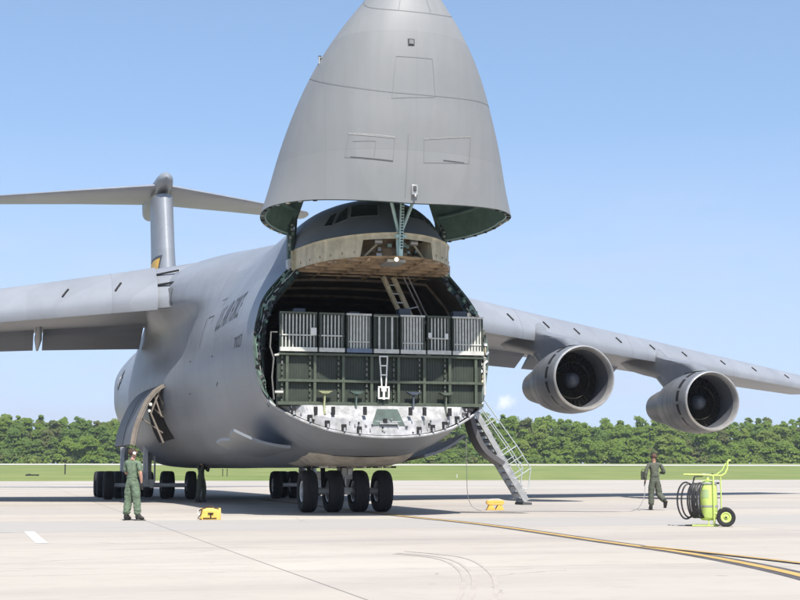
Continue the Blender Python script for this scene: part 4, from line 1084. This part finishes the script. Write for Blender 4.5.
# ---- engines on pylons
def engine(sx, y, z):
    E = empty('engine', (sx, y, z), 0, AC); ax = (0,1,-.015)
    g = MB()
    outer = [(0.03,1.215),(0,1.235),(.02,1.262),(.10,1.29),(.35,1.325),(.9,1.35),(1.5,1.345),(2.1,1.29),(2.7,1.20),(3.25,1.09),(3.25,1.05),(2.9,.98)]
    g.lathe(outer, (0,0,0), ax, NAC, 64, mlist=[METAL,METAL,METAL]+[NAC]*9)
    g.lathe([(1.12,1.352),(1.13,1.352)], (0,0,0), ax, LINE, 64)
    for d_ in (1.75, 2.35):
        r_ = float(np.interp(d_, [o[0] for o in outer[3:10]], [o[1] for o in outer[3:10]]))+.004; g.lathe([(d_, r_), (d_+.025, r_-.001)], (0,0,0), ax, LINE, 64)
    g.build('fan_cowl', E, angle=50)
    g = MB(); g.lathe([(0.03,1.215),(.10,1.18),(.35,1.14),(.9,1.12),(1.55,1.15)], (0,0,0), ax, METAL, 64, mlist=[METAL, METAL, DUCT, DUCT]); g.build('intake_duct', E)
    # blow-in slots
    g = MB()
    for k in range(14):
        t0 = k*2*math.pi/14+.1; t1 = t0+.35; rr_ = 1.345
        G = [[(math.cos(t)*(rr_+.004)*1.0, .62+d_, math.sin(t)*(rr_+.004)) for t in np.linspace(t0, t1, 6)] for d_ in (0, .25)]
        g.grid(G, BLACK)
    pieces(g, 'blow_in_door', E)
    g = MB(); g.lathe([(2.6,.95),(2.75,.92),(3.6,.88),(4.6,.78),(5.3,.66),(5.3,.6),(5.0,.5)], (0,0,0), ax, NAC, 40); g.lathe([(5.0,.48),(5.5,.36),(6.3,.04)], (0,0,0), ax, STEEL, 32); g.build('core_nozzle', E)
    g = MB(); g.lathe([(1.55,1.14),(1.55,.3)], (0,0,0), ax, BLACK, 48)
    for k in range(36):
        t = k*2*math.pi/36; c_, s_ = math.cos(t), math.sin(t); tw = .055
        V = []
        for r_, w_ in ((.32, .025), (.7, .04), (1.1, .06)):
            V += [(c_*r_ - s_*w_, 1.42, s_*r_ + c_*w_), (c_*r_ + s_*w_, 1.52, s_*r_ - c_*w_)]
        g.add(V, [(0,1,3,2),(2,3,5,4)], BLADE)
    g.lathe([(1.30,.72),(1.28,.74),(1.30,.76),(1.5,.76)], (0,0,0), ax, BLADE, 48)
    g.build('fan', E)
    g = MB(); g.lathe([(1.5,.33),(1.3,.32),(1.15,.26),(1.05,.15),(1.02,0.001)], (0,0,0), ax, SPIN, 32); g.build('spinner', E)
    # pylon: thick plate from the nacelle crown up into the wing
    g = MB(); le, c, zw, th, inc = wing_sec(abs(sx)); yl = le-y; zl = zw-z
    G = []
    x_, yt_ = airfoil(14)
    H_ = zl+.12-1.36
    for z_, a0_, f in [(.8, 1.9, 0), (1.31, 1.9, .1), (1.34, .55, .12), (1.40, .75, .15)] + [(1.36+H_*q, float(np.interp(q, [0,.25,.6,.85,1], [.6, 1.4, yl-.8, yl-.2, yl+.3])), .15+.85*q) for q in np.linspace(.15, 1, 8)]:
        a1_ = float(np.interp(f, [0,.5,1], [4.7, yl+c*.42, yl+c*.62]))
        tt = float(np.interp(f, [0, .5, 1], [.30, .30, .24]))
        ch = a1_-a0_; up = [(tt*min(1, (yt_[i]/.5)*2.0), a0_+x_[i]*ch, z_) for i in range(len(x_))][::-1]; lo = [(-tt*min(1, (yt_[i]/.5)*2.0), a0_+x_[i]*ch, z_) for i in range(1, len(x_))]
        G.append(up+lo)
    g.grid(G, PYL, wrap=True); g.add(G[0], [tuple(range(len(G[0])))], PYL); g.build('pylon', E, angle=60)
    return E
PYL = mat('pylon_grey', (.18,.19,.205), .42, var=.08, streak=.1)
DUCT = mat('duct_grey', (.085,.09,.10), .45, var=.1); BLADE = mat('fan_blade', (.05,.045,.035), .35, metal=.6, var=.3); SPIN = mat('spinner_grey', (.05,.056,.068), .35, var=.1)
for s in (-1, 1): engine(s*11.97, 13.3, 4.88); engine(s*19.38, 16.8, 4.24)

# ---- T-tail
g = MB(); x, yt = airfoil(18); G = []
for z, le, c, th in ((9.2, 50.0, 15.2, .095), (12.3, 53.8, 11.2, .11), (16.6, 56.4, 9.4, .125), (20.4, 58.6, 8.0, .15)):
    up = [(yt[i]*th*c*1.25, le+x[i]*c, z) for i in range(len(x))][::-1]; lo = [(-yt[i]*th*c*1.25, le+x[i]*c, z) for i in range(1, len(x))]; G.append(up+lo)
g.grid(G, GREY, wrap=True); g.build('tail_fin', AC, angle=60)
g = MB(); g.lathe([(0,.02),(.25,.34),(.8,.52),(1.8,.62),(3.5,.70),(7,.80),(10,.80),(12.5,.55),(14,.15),(14.3,0)], (0, 57.6, 21.35), (0,1,-.03), GREY, 28)
g.build('tail_bullet', AC)
for s in (-1, 1):
    g = MB(); G = []
    for sv, le, c, z in ((0, 59.2, 7.6, 21.1), (5.6, 62.6, 5.4, 21.1), (11.6, 66.2, 3.2, 21.05), (11.9, 67.0, 2.0, 21.05)):
        th = .085
        up = [(s*sv, le+x[i]*c, z+yt[i]*th*c) for i in range(len(x))][::-1]; lo = [(s*sv, le+x[i]*c, z-yt[i]*th*c) for i in range(1, len(x))]; G.append(up+lo)
    g.grid(G, WGREY, wrap=True); g.add(G[-1], [tuple(range(len(G[-1])))], WGREY); g.build('tailplane', AC, angle=60)
# gold stripe with dark border on the fin
g = MB(); y_0, y_1 = 56.1, 60.2
def fin_pt(y, z):
    le = float(np.interp(z, [9.2,12.3,16.6,20.4], [50.0,53.8,56.4,58.6])); c = float(np.interp(z, [9.2,12.3,16.6,20.4], [15.2,11.2,9.4,8.0])); th = float(np.interp(z, [9.2,12.3,16.6,20.4], [.095,.11,.125,.15]))
    q = max(.004, (y-le)/c); t_ = 5*(.2969*math.sqrt(q)-.126*q-.3516*q*q+.2843*q**3-.1036*q**4); return -(t_*th*c*1.25)
for (y0, y1, z0, z1, m_, of) in ((y_0, y_1, 14.2, 15.7, LETTER, .02), (y_0+.12, y_1-.3, 14.38, 15.5, GOLD, .035)):
    G = [[(fin_pt(y, z)-of, y, z) for z in np.linspace(z0, z1, 4)] for y in np.linspace(y0, y1, 14)]; g.grid(G, m_)
g.build('tail_stripe', AC)

# ---- crew entry stair on the port side
ST0 = Vector((3.2, .5, 2.85)); ST1 = Vector((3.95, .55, 1.62)); ST2 = Vector((4.72, .6, .36))
g = MB(); crv = crom(np.array([(2.98,.5,2.72),(3.12,.5,2.25),(3.42,.52,1.75),(3.95,.55,1.38)]), np.linspace(0,3,14))
G = []
for k, p in enumerate(crv): w = .15 if k else .08; G.append([(p[0], p[1]-.05, p[2]), (p[0], p[1]+.6, p[2]), (p[0]+w*.7, p[1]+.6, p[2]+.10), (p[0]+w*.7, p[1]-.05, p[2]+.10)])
g.grid(G, mat('door_skin_dark', (.085,.08,.082), .5, var=.1), wrap=True)
for r_ in (G[0], G[-1]): g.add(r_, [(0,1,2,3)], MATS['door_skin_dark'])
g.build('crew_door', AC, angle=50)
g = MB()
for dy in (0, .62):
    g.beam(ST0+Vector((0,dy,0)), ST1+Vector((0,dy,0)), .05, .16, STEEL); g.beam(ST1+Vector((-.1,dy,.1)), ST2+Vector((0,dy,0)), .05, .18, STEEL)
for k in range(14):
    f = k/13; p = (ST0.lerp(ST1, f*2) if f < .5 else ST1.lerp(ST2, f*2-1)); g.box(p+Vector((.04,.31,.04)), (.16,.60,.03), mat('tread_grey', (.16,.16,.17), .7)); g.box(p+Vector((-.04,.31,-.03)), (.03,.60,.08), HUB)
g.box(ST2+Vector((.02,.31,-.08)), (.28,.66,.07), LINE)
g.build('stair', AC, smooth=False)
g = MB(); RAIL = mat('rail_grey', (.33,.36,.35), .4, var=.1)
for dy in (-.02, .66):
    up = Vector((.48, 0, .30)); a_ = ST0+Vector((.0,dy,.0)); b_ = ST1+Vector((0,dy,0)); c_ = ST2+Vector((-.05,dy,.1)); m_ = b_.lerp(c_, .55)
    g.tube([a_+Vector((.1,0,.55)), b_+up, m_+up*1.05, m_+Vector((.42,0,-.25)), m_+Vector((.30,0,-.30))], .018, RAIL, 8)
    g.tube([a_+Vector((.05,0,.2)), b_+up*.5, m_+up*.5], .015, RAIL, 8)
    for f in (.3, .98): p = a_.lerp(b_, f); g.tube([p, p+up*(.8 if f < .5 else 1)], .016, RAIL, 6)
    g.tube([m_, m_+up*1.05], .016, RAIL, 6); g.tube([b_.lerp(m_, .4), b_.lerp(m_, .4)+up], .012, RAIL, 6)
g.build('handrail', AC)

# ================================================================== people
def skin_mesh(name, verts, edges, radii, parent, m, sub=2, root=0, wrinkle=False):
    me = bpy.data.meshes.new(name); me.from_pydata(verts, edges, []); o = bpy.data.objects.new(name, me); COL.objects.link(o)
    sk = o.modifiers.new('skin', 'SKIN'); sk.use_smooth_shade = True; sk.branch_smoothing = .6
    for i, v in enumerate(me.skin_vertices[0].data): v.radius = radii[i] if isinstance(radii[i], tuple) else (radii[i], radii[i]); v.use_root = (i == root)
    ss = o.modifiers.new('sub', 'SUBSURF'); ss.levels = sub; ss.render_levels = sub
    dg = bpy.context.evaluated_depsgraph_get(); m2 = bpy.data.meshes.new_from_object(o.evaluated_get(dg)); bpy.data.objects.remove(o)
    m2.materials.clear(); m2.materials.append(m)
    for p in m2.polygons: p.use_smooth = True; p.material_index = 0
    if wrinkle:
        from mathutils import noise
        for v in m2.vertices:
            c = v.co; q = Vector((c.x*9, c.y*9, c.z*16)); a_ = noise.noise(q)*.013 + noise.noise(q*2.3)*.006
            low = math.exp(-((c.z-.2)/.1)**2) + math.exp(-((c.z-1.05)/.06)**2)*.8
            v.co = c + v.normal*(a_*(1+low*.8))
    o2 = bpy.data.objects.new(name, m2); COL.objects.link(o2); o2.parent = parent; return o2
def person(label, loc, rz, J, suit, hair, sleeves='long', headset=True, glove=True, look=(0,0), arm_bare=False):
    """J: joints in the figure's own space, facing -y ; x = its left"""
    T = empty('person', loc, rz); tag(T, label, 'person')
    V = Vector
    pel, wst, chs, nck, hd = [V(J[k]) for k in ('pelvis','waist','chest','neck','head')]
    upc = chs.lerp(nck, .42); verts = [pel, wst, chs.lerp(wst, .2), upc, nck.lerp(upc, .25)]; rad = [(.155,.125), (.150,.115), (.172,.125), (.125,.095), (.07,.068)]; E = [(0,1),(1,2),(2,3),(3,4)]
    def chain(root, pts, rs):
        p = root
        for q, r_ in zip(pts, rs): verts.append(V(q)); rad.append(r_); E.append((p, len(verts)-1)); p = len(verts)-1
    for s in ('l', 'r'):
        hip, kn, an = V(J['hip_'+s]), V(J['knee_'+s]), V(J['ankle_'+s])
        chain(0, [hip, hip.lerp(kn, .45), kn, kn.lerp(an, .35), an.lerp(kn, .06)], [.120, .112, .092, .094, .084])
        sh, el, wr = V(J['sho_'+s]), V(J['elb_'+s]), V(J['wri_'+s])
        if arm_bare: chain(3, [sh*.9+upc*.1, sh.lerp(el, .45), sh.lerp(el, .95)], [.072, .068, .066])
        else: chain(3, [sh*.9+upc*.1, sh.lerp(el, .45), el, el.lerp(wr, .9)], [.072, .062, .056, .046])
    skin_mesh('flight_suit', verts, E, [(a*1.08, b*1.08) for a, b in [(r, r) if not isinstance(r, tuple) else r for r in rad]], T, suit, sub=3, wrinkle=True)
    # body: neck, head, arms and hands in one surface
    verts = [pel, wst, chs, nck]; rad = [.08, .08, .09, .058]; E = [(0,1),(1,2),(2,3)]
    f = V((math.sin(look[0])*math.cos(look[1]), -math.cos(look[0])*math.cos(look[1]), math.sin(look[1])))   # gaze
    up = V((0,0,1)); up = (up - f*up.dot(f)).normalized(); rt = f.cross(up)
    def hp(a_, b_, c_): return hd + rt*a_ + f*b_ + up*c_
    chain(3, [hp(0,-.01,-.09), hp(0,.0,-.02), hp(0,-.005,.055), hp(0,-.01,.10)], [.056, (.074,.086), (.077,.092), (.055,.065)])
    jaw = len(verts)-3
    for s in ('l', 'r'):
        sh, el, wr = V(J['sho_'+s]), V(J['elb_'+s]), V(J['wri_'+s]); d = (wr-el).normalized()
        hand = wr + d*.075
        chain(2, [sh, el, el.lerp(wr, .4), wr, hand], [.05, .045, .044, .030, (.042,.022)])
        base = len(verts)-1
        side = d.cross(V((0,1,0))); side = side.normalized() if side.length > .1 else V((1,0,0)); inn = V((0,-1,0)) if abs(d.y) < .8 else V((0,0,-1))
        for k, L in enumerate((.062, .072, .068, .055)):
            o_ = inn*((k-1.5)*.021); p0 = hand + o_ + d*.02; chain(base, [p0, p0+d*L*.55, p0+d*L*.85+side*.016*(1 if s == 'l' else -1)], [.011, .010, .008])
        chain(base-1, [wr+d*.03+inn*-.04, wr+d*.075+inn*-.055], [.012, .010])
    B = skin_mesh('body', verts, E, rad, T, SKIN)
    if glove:
        B.data.materials.append(BOOT)
        wl = V(J['wri_l']); wrr = V(J['wri_r'])
        for p in B.data.polygons:
            c = p.center
            for w_, e_ in ((wl, V(J['elb_l'])), (wrr, V(J['elb_r']))):
                d = (w_-e_).normalized(); t_ = (c-w_).dot(d)
                if -.02 < t_ < .25 and (c-w_-d*t_).length < .1: p.material_index = 1
    # face features and ears
    g = MB(); g.prism([hp(-.014,.080,-.03), hp(.014,.080,-.03), hp(.008,.085,.015), hp(-.008,.085,.015)], (0,0,0), SKIN, f*.025)
    for s in (-1, 1): g.box(hp(s*.032,.083,.018), (.022,.012,.012), BOOT); g.box(hp(s*.079,-.005,-.005), (.02,.035,.055), SKIN)
    g.box(hp(0,.086,-.058), (.045,.012,.008), mat('lips', (.35,.12,.1), .5)); g.build('face', T, bevel=.004)
    # hair cap
    g = MB(); G = []
    for i in range(9):
        ph = math.pi/2*i/8*1.25
        row = []
        for j in range(20):
            t_ = 2*math.pi*j/20; back = -math.cos(t_)   # 1 at the back
            lim = .55+.45*max(0, back)*1.0 + .1
            a_ = ph*lim*1.25; row.append(hp(math.sin(t_)*math.sin(a_)*.089, math.cos(t_)*math.sin(a_)*.105-.012, .035+math.cos(a_)*.092))
        G.append([tuple(p) for p in row])
    g.grid(G, hair, wrap=True); g.build('hair', T, angle=80)
    if headset:
        g = MB(); P = [hp(math.sin(t_)*.097, -.01, .03+math.cos(t_)*.105) for t_ in np.linspace(-1.5, 1.5, 13)]; g.tube(P, .012, BOOT, 6)
        for s in (-1, 1): g.lathe([(0,.040),(.02,.044),(.045,.036),(.05,0)], hp(s*.078,-.005,.0), rt*s, HEADW if headset == 'white' else BOOT, 14)
        g.tube([hp(.09,.02,-.02), hp(.075,.08,-.06), hp(.02,.11,-.065)], .006, BOOT, 5)
        g.build('headset', T)
    # boots
    for s in ('l', 'r'):
        an = V(J['ankle_'+s]); to = V(J['toe_'+s]); d = (to-an); fl = V((d.x, d.y, 0)).normalized(); pitch = J.get('pitch_'+s, 0)
        dn = V((0,0,-1)); dirf = (fl*math.cos(pitch)+V((0,0,1))*math.sin(pitch)); dnn = (V((0,0,-1))*math.cos(pitch)+fl*math.sin(pitch))
        vs_ = [an-dnn*.10, an, an+dnn*.05+dirf*.03, an+dnn*.055+dirf*.11, an+dnn*.06+dirf*.17]; 
        skin_mesh('boot', [tuple(v) for v in vs_]+[tuple(an+dnn*.055-dirf*.05)], [(0,1),(1,2),(2,3),(3,4),(2,5)], [.064,.064,(.056,.056),(.055,.05),(.048,.036),(.048,.045)], T, BOOT, root=1)
        g = MB(); c = an+dnn*.098+dirf*.055; y_ = dirf; z_ = -dnn; x_ = y_.cross(z_); g.box(c, (.098,.28,.022), BOOT, Matrix((x_, y_, z_)).transposed()); g.build('boot_sole', T, bevel=.01)
    # belt line and pocket seams
    g = MB(); 
    G = [[tuple(wst+V((math.cos(t_)*.158, math.sin(t_)*.124, dz-.03))) for t_ in np.linspace(0, 2*math.pi, 20, endpoint=False)] for dz in (-.018, .018)]
    g.grid(G, suit, wrap=True); 
    g.build('waistband', T)
    return T
base = dict(pelvis=(0,0,.94), waist=(0,.0,1.10), chest=(0,.0,1.34), neck=(0,.0,1.52), head=(0,-.015,1.655),
  hip_l=(.10,0,.90), knee_l=(.12,-.02,.50), ankle_l=(.13,0,.11), toe_l=(.13,-.2,0), hip_r=(-.10,0,.90), knee_r=(-.12,-.02,.50), ankle_r=(-.13,0,.11), toe_r=(-.13,-.2,0),
  sho_l=(.20,0,1.43), elb_l=(.27,.02,1.15), wri_l=(.27,-.04,.90), sho_r=(-.20,0,1.43), elb_r=(-.27,.02,1.15), wri_r=(-.27,-.04,.90))
# marshaller at left: seen from behind, turned to the right, looking up at the nose
J = dict(base); J.update(elb_r=(-.28,.03,1.16), wri_r=(-.27,-.03,.90), elb_l=(.25,-.05,1.17), wri_l=(.20,-.22,1.08), toe_r=(-.40,-.12,0), ankle_r=(-.18,-.02,.11), knee_r=(-.13,-.03,.5), ankle_l=(.15,.02,.11), head=(0,-.01,1.65))
person('crewman in sage green coverall with bare forearms, back turned, left of the nose wheels', (-6.62, 34.9, 0), R(180-28), J, SUIT, HAIR, headset='white', look=(-.55, .35), arm_bare=True)
# crewman in the shade under the belly
J = dict(base); J.update(elb_l=(.30,-.14,1.22), wri_l=(.16,-.22,1.46), elb_r=(-.28,-.14,1.22), wri_r=(-.14,-.22,1.44), head=(0,-.06,1.62), neck=(0,-.03,1.5), ankle_l=(.2,.02,.11), ankle_r=(-.2,.0,.11), knee_l=(.16,-.04,.5), knee_r=(-.16,-.04,.5))
person('crewman in dark clothes standing in the shade under the fuselage beside the main wheels', (-7.98, 56.6, 0), R(60), J, SUIT2, HAIR, headset=True, look=(.2, 0))
# walking crewman at right, back turned
J = dict(base); J.update(pelvis=(0,0,.93), hip_l=(.10,0,.89), knee_l=(.11,-.03,.50), ankle_l=(.13,-.02,.11), toe_l=(.13,-.25,0), hip_r=(-.10,0,.89), knee_r=(-.13,.0,.48), ankle_r=(-.19,.40,.29), toe_r=(-.2,.1,0), pitch_r=-.9,
   elb_l=(.30,.04,1.16), wri_l=(.31,-.02,.90), elb_r=(-.32,.0,1.17), wri_r=(-.30,-.24,1.16), head=(.01,-.03,1.65), chest=(0,-.03,1.34), neck=(0,-.04,1.52))
WALK = person('crewman in olive flight suit walking away from the camera near the green extinguisher', (8.03, 44.5, 0), R(180+8), J, SUIT2, HAIR2, headset=True, glove=True, look=(.5, 0))
# black case in his left hand
def to_world(T, p): return Matrix.Translation(T.location) @ Matrix.Rotation(T.rotation_euler.z, 4, 'Z') @ Vector(p)
hc = to_world(WALK, (.36, -.03, 1.08))
B = empty('radio_case', (hc.x, hc.y, hc.z-.14), R(8)); tag(B, 'small black radio case hanging at the walking crewman\'s side', 'case')
g = MB(); g.box((0,0,.14), (.14,.07,.26), mat('olive_black_case', (.03,.035,.025), .6)); g.build('case_body', B, bevel=.012)
g = MB(); g.tube([(-.05,0,.27),(-.04,0,.33),(.04,0,.33),(.05,0,.27)], .01, BOOT, 6); g.build('handle', B)
hw = to_world(WALK, (.31, -.03, .83))
CORD = mat('grey_cord', (.20,.20,.20), .6)
g = MB(); P = [(hw.x, hw.y, hw.z), (hw.x-.10, 44.2, .38), (hw.x-.55, 43.3, .03), (6.2, 42.5, .014), (4.6, 42.9, .014), (3.2, 42.6, .014), (2.45, 43.5, .014), (2.12, 43.6, .35), (2.05, 43.4, 1.3), (2.03, 43.2, 2.18)]
g.tube([tuple(p) for p in crom(np.array(P), np.linspace(0, len(P)-1, 90))], .011, CORD, 6)
tag(g.build('intercom_cord'), 'thin grey intercom cord running from the hull along the apron to the walking crewman', 'cord')

# ================================================================== wheeled fire extinguisher
FX = empty('fire_extinguisher_cart', (X_(706, 31.2), 31.2, 0), R(-12)); tag(FX, 'lime green wheeled fire extinguisher with a coiled black hose, right of the aircraft', 'fire extinguisher')
g = MB(); g.lathe([(0,.0),(.0,.13),(.03,.18),(.08,.20),(.72,.20),(.80,.18),(.86,.12),(.88,.04),(.93,.035),(.93,0)], (-.02,0,.13), (0,0,1), LIME, 32); g.build('tank', FX, angle=40)
g = MB(); g.box((-.10,-.168,.58), (.005,.005,.005), LIME)
for t_ in (-.9,): 
    G = [[(-.02+math.sin(t)*.203, -math.cos(t)*.203, z) for t in np.linspace(-.7, .1, 8)] for z in (.62, .80)]; g.grid(G, mat('data_label', (.32,.42,.20), .5))
g.build('data_plate', FX)
g = MB(); g.tube([(-.02,0,1.05),(-.02,0,1.12),(-.12,-.02,1.13)], .028, METAL, 10); g.lathe([(0,.05),(.03,.05),(.03,0)], (-.02,0,1.12), (0,0,1), METAL, 16); g.tube([(.03,-.04,1.1),(.10,-.06,1.15)], .014, BOOT, 6); g.build('valve', FX)
g = MB()
for y in (-.20, .20):
    g.tube([(.10,y,.02),(.10,y,1.12)], .021, LIME, 10); g.tube([(.26,y,.22),(.26,y,1.10)], .012, LIME, 8)
    g.tube([(-.52,y*.85,1.13),(-.1,y,1.12),(.28,y,1.10),(.37,y,1.16),(.41,y,1.28),(.42,y*.9,1.42)], .021, LIME, 10)
    g.tube([(.16,y,1.12),(.30,y,1.22),(.38,y,1.38)], .014, LIME, 8); g.tube([(.10,y,.30),(.32,y,.21)], .02, LIME, 8)
g.tube([(.42,-.18,1.42),(.47,-.1,1.44),(.47,.1,1.44),(.42,.18,1.42)], .024, LIME, 10); g.tube([(-.52,-.17,1.13),(-.54,0,1.13),(-.52,.17,1.13)], .02, LIME, 10)
for z in (.3, 1.0): g.box((.10,0,z), (.03,.4,.035), LIME)
for z in (.42, .92): g.lathe([(0,.206),(.04,.206)], (-.02,0,z), (0,0,1), STEEL, 28)
g.box((.17,0,.62), (.14,.03,.02), BOOT); g.box((.17,0,.94), (.12,.04,.04), BOOT)
g.build('frame', FX)
g = MB(); g.box((-.10,0,.02), (.56,.42,.03), LIME); g.box((-.02,-.14,.08), (.03,.03,.12), LIME); g.box((-.02,.14,.08), (.03,.03,.12), LIME); g.tube([(.12,-.16,.05),(.2,-.16,.03),(.25,-.16,.1)], .012, BOOT, 6); g.build('base_plate', FX, bevel=.006)
for y in (-.30, .30):
    g = MB(); o = (.35,y,.205); g.lathe([(-.04,.11),(-.055,.14),(-.055,.185),(-.03,.205),(.03,.205),(.055,.185),(.055,.14),(.04,.11)], o, (0,1,0), RUBBER, 32); g.lathe([(-.045,.115),(-.05,.10),(-.03,.06),(-.06,.03),(-.06,0)], o, (0,1,0), LIME, 24); g.lathe([(.045,.115),(.05,.10),(.03,.06),(.06,.03),(.06,0)], o, (0,1,0), LIME, 24); g.lathe([(-.065,.022),(-.065,0)], o, (0,1,0), BLACK, 12)
    g.build('wheel', FX, angle=40)
g = MB(); g.tube([(.35,-.3,.205),(.35,.3,.205)], .018, LIME, 8); g.build('axle', FX)
g = MB(); rr = random.Random(4)
for k in range(10):
    loose = k in (0, 1)
    cx = -.33 - (.12 if k == 0 else .07 if k == 1 else 0) + rr.uniform(-.012, .012); ry = .20 + rr.uniform(-.02, .02); 
    P = []
    yaw = .95+rr.uniform(-.08,.08) if not loose else .35+.25*k
    rx = .23 if not loose else .20
    for t in np.linspace(0, 2*math.pi, 34):
        a_ = math.cos(t)*rx; h_ = math.sin(t)*(.37 if k else .40); P.append((cx+a_*math.cos(yaw)+(.03*k if not loose else 0)-.04, -.12+a_*math.sin(yaw)*.8, .56+h_ + rr.uniform(-.003,.003)))
    g.tube(P, .019, HOSE, 8)
g.tube([(-.12,0,1.1),(-.3,-.1,1.08),(-.38,-.2,.8),(-.32,-.2,.4),(-.2,-.22,.2)], .018, HOSE, 8)
g.tube([(-.52,-.1,.02),(-.42,-.12,.02),(-.36,-.12,.03)], .016, HOSE, 6)
g.build('hose', FX)

# ================================================================== wheel chocks
def chock(parent, x, y, z, w=.52, d=.26, h=.22, flip=False, name='chock'):
    g = MB(); s = -1 if flip else 1
    prof = [(-d/2,0),(d/2,0),(d/2*.35,h),(-d/2*.35,h)]
    g.prism([(x-w/2, y+a_, z+(b_ if not flip else h-b_)) for a_, b_ in prof], (0,0,0), YEL, (w,0,0)); return g.build(name, parent, bevel=.012)
CH = empty('wheel_chock', (X_(212, 35.5), 35.5, 0), R(8)); tag(CH, 'yellow wheel chock with a rope handle on the apron left of the nose wheels', 'chock', 'yellow wheel chocks')
g = MB(); g.prism([(-.26,-.17,0),(.27,-.17,0),(.27,-.15,.24),(-.22,-.15,.24)], (0,0,0), YEL, (0,.26,0)); g.build('chock_block', CH, bevel=.012)
chock(CH, .02, .06, .02, .5, .3, .27)
g = MB(); g.box((.02,-.18,.10), (.035,.012,.13), BLACK); g.box((.02,-.18,.16), (.14,.012,.035), BLACK); g.box((0,-.18,.045), (.34,.012,.02), BLACK); g.build('stencil', CH)
g = MB(); g.tube([(-.28,-.16,.22),(-.2,-.18,.27),(-.1,-.12,.30),(-.05,-.14,.34),(.05,-.1,.33),(.12,-.12,.29),(.22,-.14,.27)], .016, HAIR, 6); g.tube([(-.2,-.17,.26),(-.22,-.19,.15),(-.3,-.2,.04),(-.2,-.2,.02)], .014, HAIR, 6); g.tube([(-.28,-.1,.24),(-.3,-.14,.16),(-.24,-.18,.1)], .018, HEADW, 6); g.build('rope', CH)
CH = empty('wheel_chock', (X_(494, 44.6), 44.6, 0), R(4)); tag(CH, 'yellow wheel chocks stacked on the apron below the crew stair', 'chock', 'yellow wheel chocks')
g = MB()
for x in (-.14, .14): g.prism([(x-.14,-.14,.0),(x+.14,-.14,.0),(x+.05,-.14,.17),(x-.05,-.14,.17)], (0,0,0), YEL, (0,.28,0))
g.build('chock_block', CH, bevel=.01)
g = MB(); g.prism([(-.29,-.15,.22),(.29,-.15,.22),(.25,-.15,.30),(-.25,-.15,.30)], (0,0,0), YEL, (0,.3,0)); g.prism([(-.22,-.15,.16),(.22,-.15,.16),(.28,-.15,.22),(-.28,-.15,.22)], (0,0,0), YEL, (0,.3,0)); g.build('chock_block', CH, bevel=.01)
g = MB(); g.tube([(-.2,-.05,.3),(-.1,-.08,.34),(.1,-.05,.34),(.2,-.08,.31)], .014, HEADW, 6); g.build('rope', CH)

# ================================================================== small things on the field
def zg(x, y): return terr(x, y)
def stake(x, y, h, w, label, name='marker_post', m=BLACK):
    g = MB(); g.tube([(0,0,-.1),(0,0,h)], w, m, 8); g.box((0,0,h), (w*2.6,w*2.6,w*1.2), m); o = g.build(name); o.location = (x, y, zg(x, y)); tag(o, label, 'post'); return o
stake(X_(67.5, 262), 262, 1.75, .12, 'dark marker post standing alone on the grass at far left')
stake(X_(224, 246), 246, 1.25, .07, 'left one of two dark posts on the grass under the fuselage')
stake(X_(228.5, 246), 246, 1.25, .07, 'right one of two dark posts on the grass under the fuselage')
stake(X_(456.5, 240), 240, .55, .07, 'small white marker post at the grass edge right of the nose', m=HEADW)
def lump(name, x, y, r, label, m):
    g = MB(); g.lathe([(0,0.001),(r*.1,r*.6),(r*.6,r),(r*1.2,r*.8),(r*1.6,r*.3),(r*1.7,0.001)], (0,0,0), (0,0,1), m, 14); g.box((0,0,r*.1), (r*2.2,r*2.2,r*.2), m); o = g.build(name); o.location = (x, y, zg(x, y)); tag(o, label, 'light')
lump('runway_light', X_(503, 243), 243, .38, 'round dark edge light on the grass below the right engines', BLACK)
g = MB(); g.box((0,0,.18), (2.2,.5,.22), BLACK); g.box((-.5,-.1,.32), (.5,.3,.16), LINE); g.tube([(-.9,0,-.1),(-.9,0,.2)], .05, BLACK, 6); g.tube([(.9,0,-.1),(.9,0,.2)], .05, BLACK, 6)
o = g.build('low_sign'); x_, y_ = X_(35, 240), 240; o.location = (x_, y_, zg(x_, y_)); tag(o, 'low dark sign lying in the grass left of the marker post', 'sign')

# ================================================================== air
g = MB(); g.box((0, 1850, 23), (6200, 4600, 48), None)
hm = bpy.data.materials.new('haze_air'); hm.use_nodes = True; ht = hm.node_tree; ht.nodes.clear()
ho = ht.nodes.new('ShaderNodeOutputMaterial'); hv = ht.nodes.new('ShaderNodeVolumePrincipled'); hv.inputs['Color'].default_value = (.86,.92,1,1); hv.inputs['Density'].default_value = 0.00020; hv.inputs['Anisotropy'].default_value = .3
ht.links.new(hv.outputs[0], ho.inputs['Volume'])
hme = bpy.data.meshes.new('haze'); hme.from_pydata(g.v, [], g.f); hme.materials.append(hm); hob = bpy.data.objects.new('haze', hme); COL.objects.link(hob)
tag(hob, 'thin pale haze in the air over the airfield', 'haze', kind='stuff')
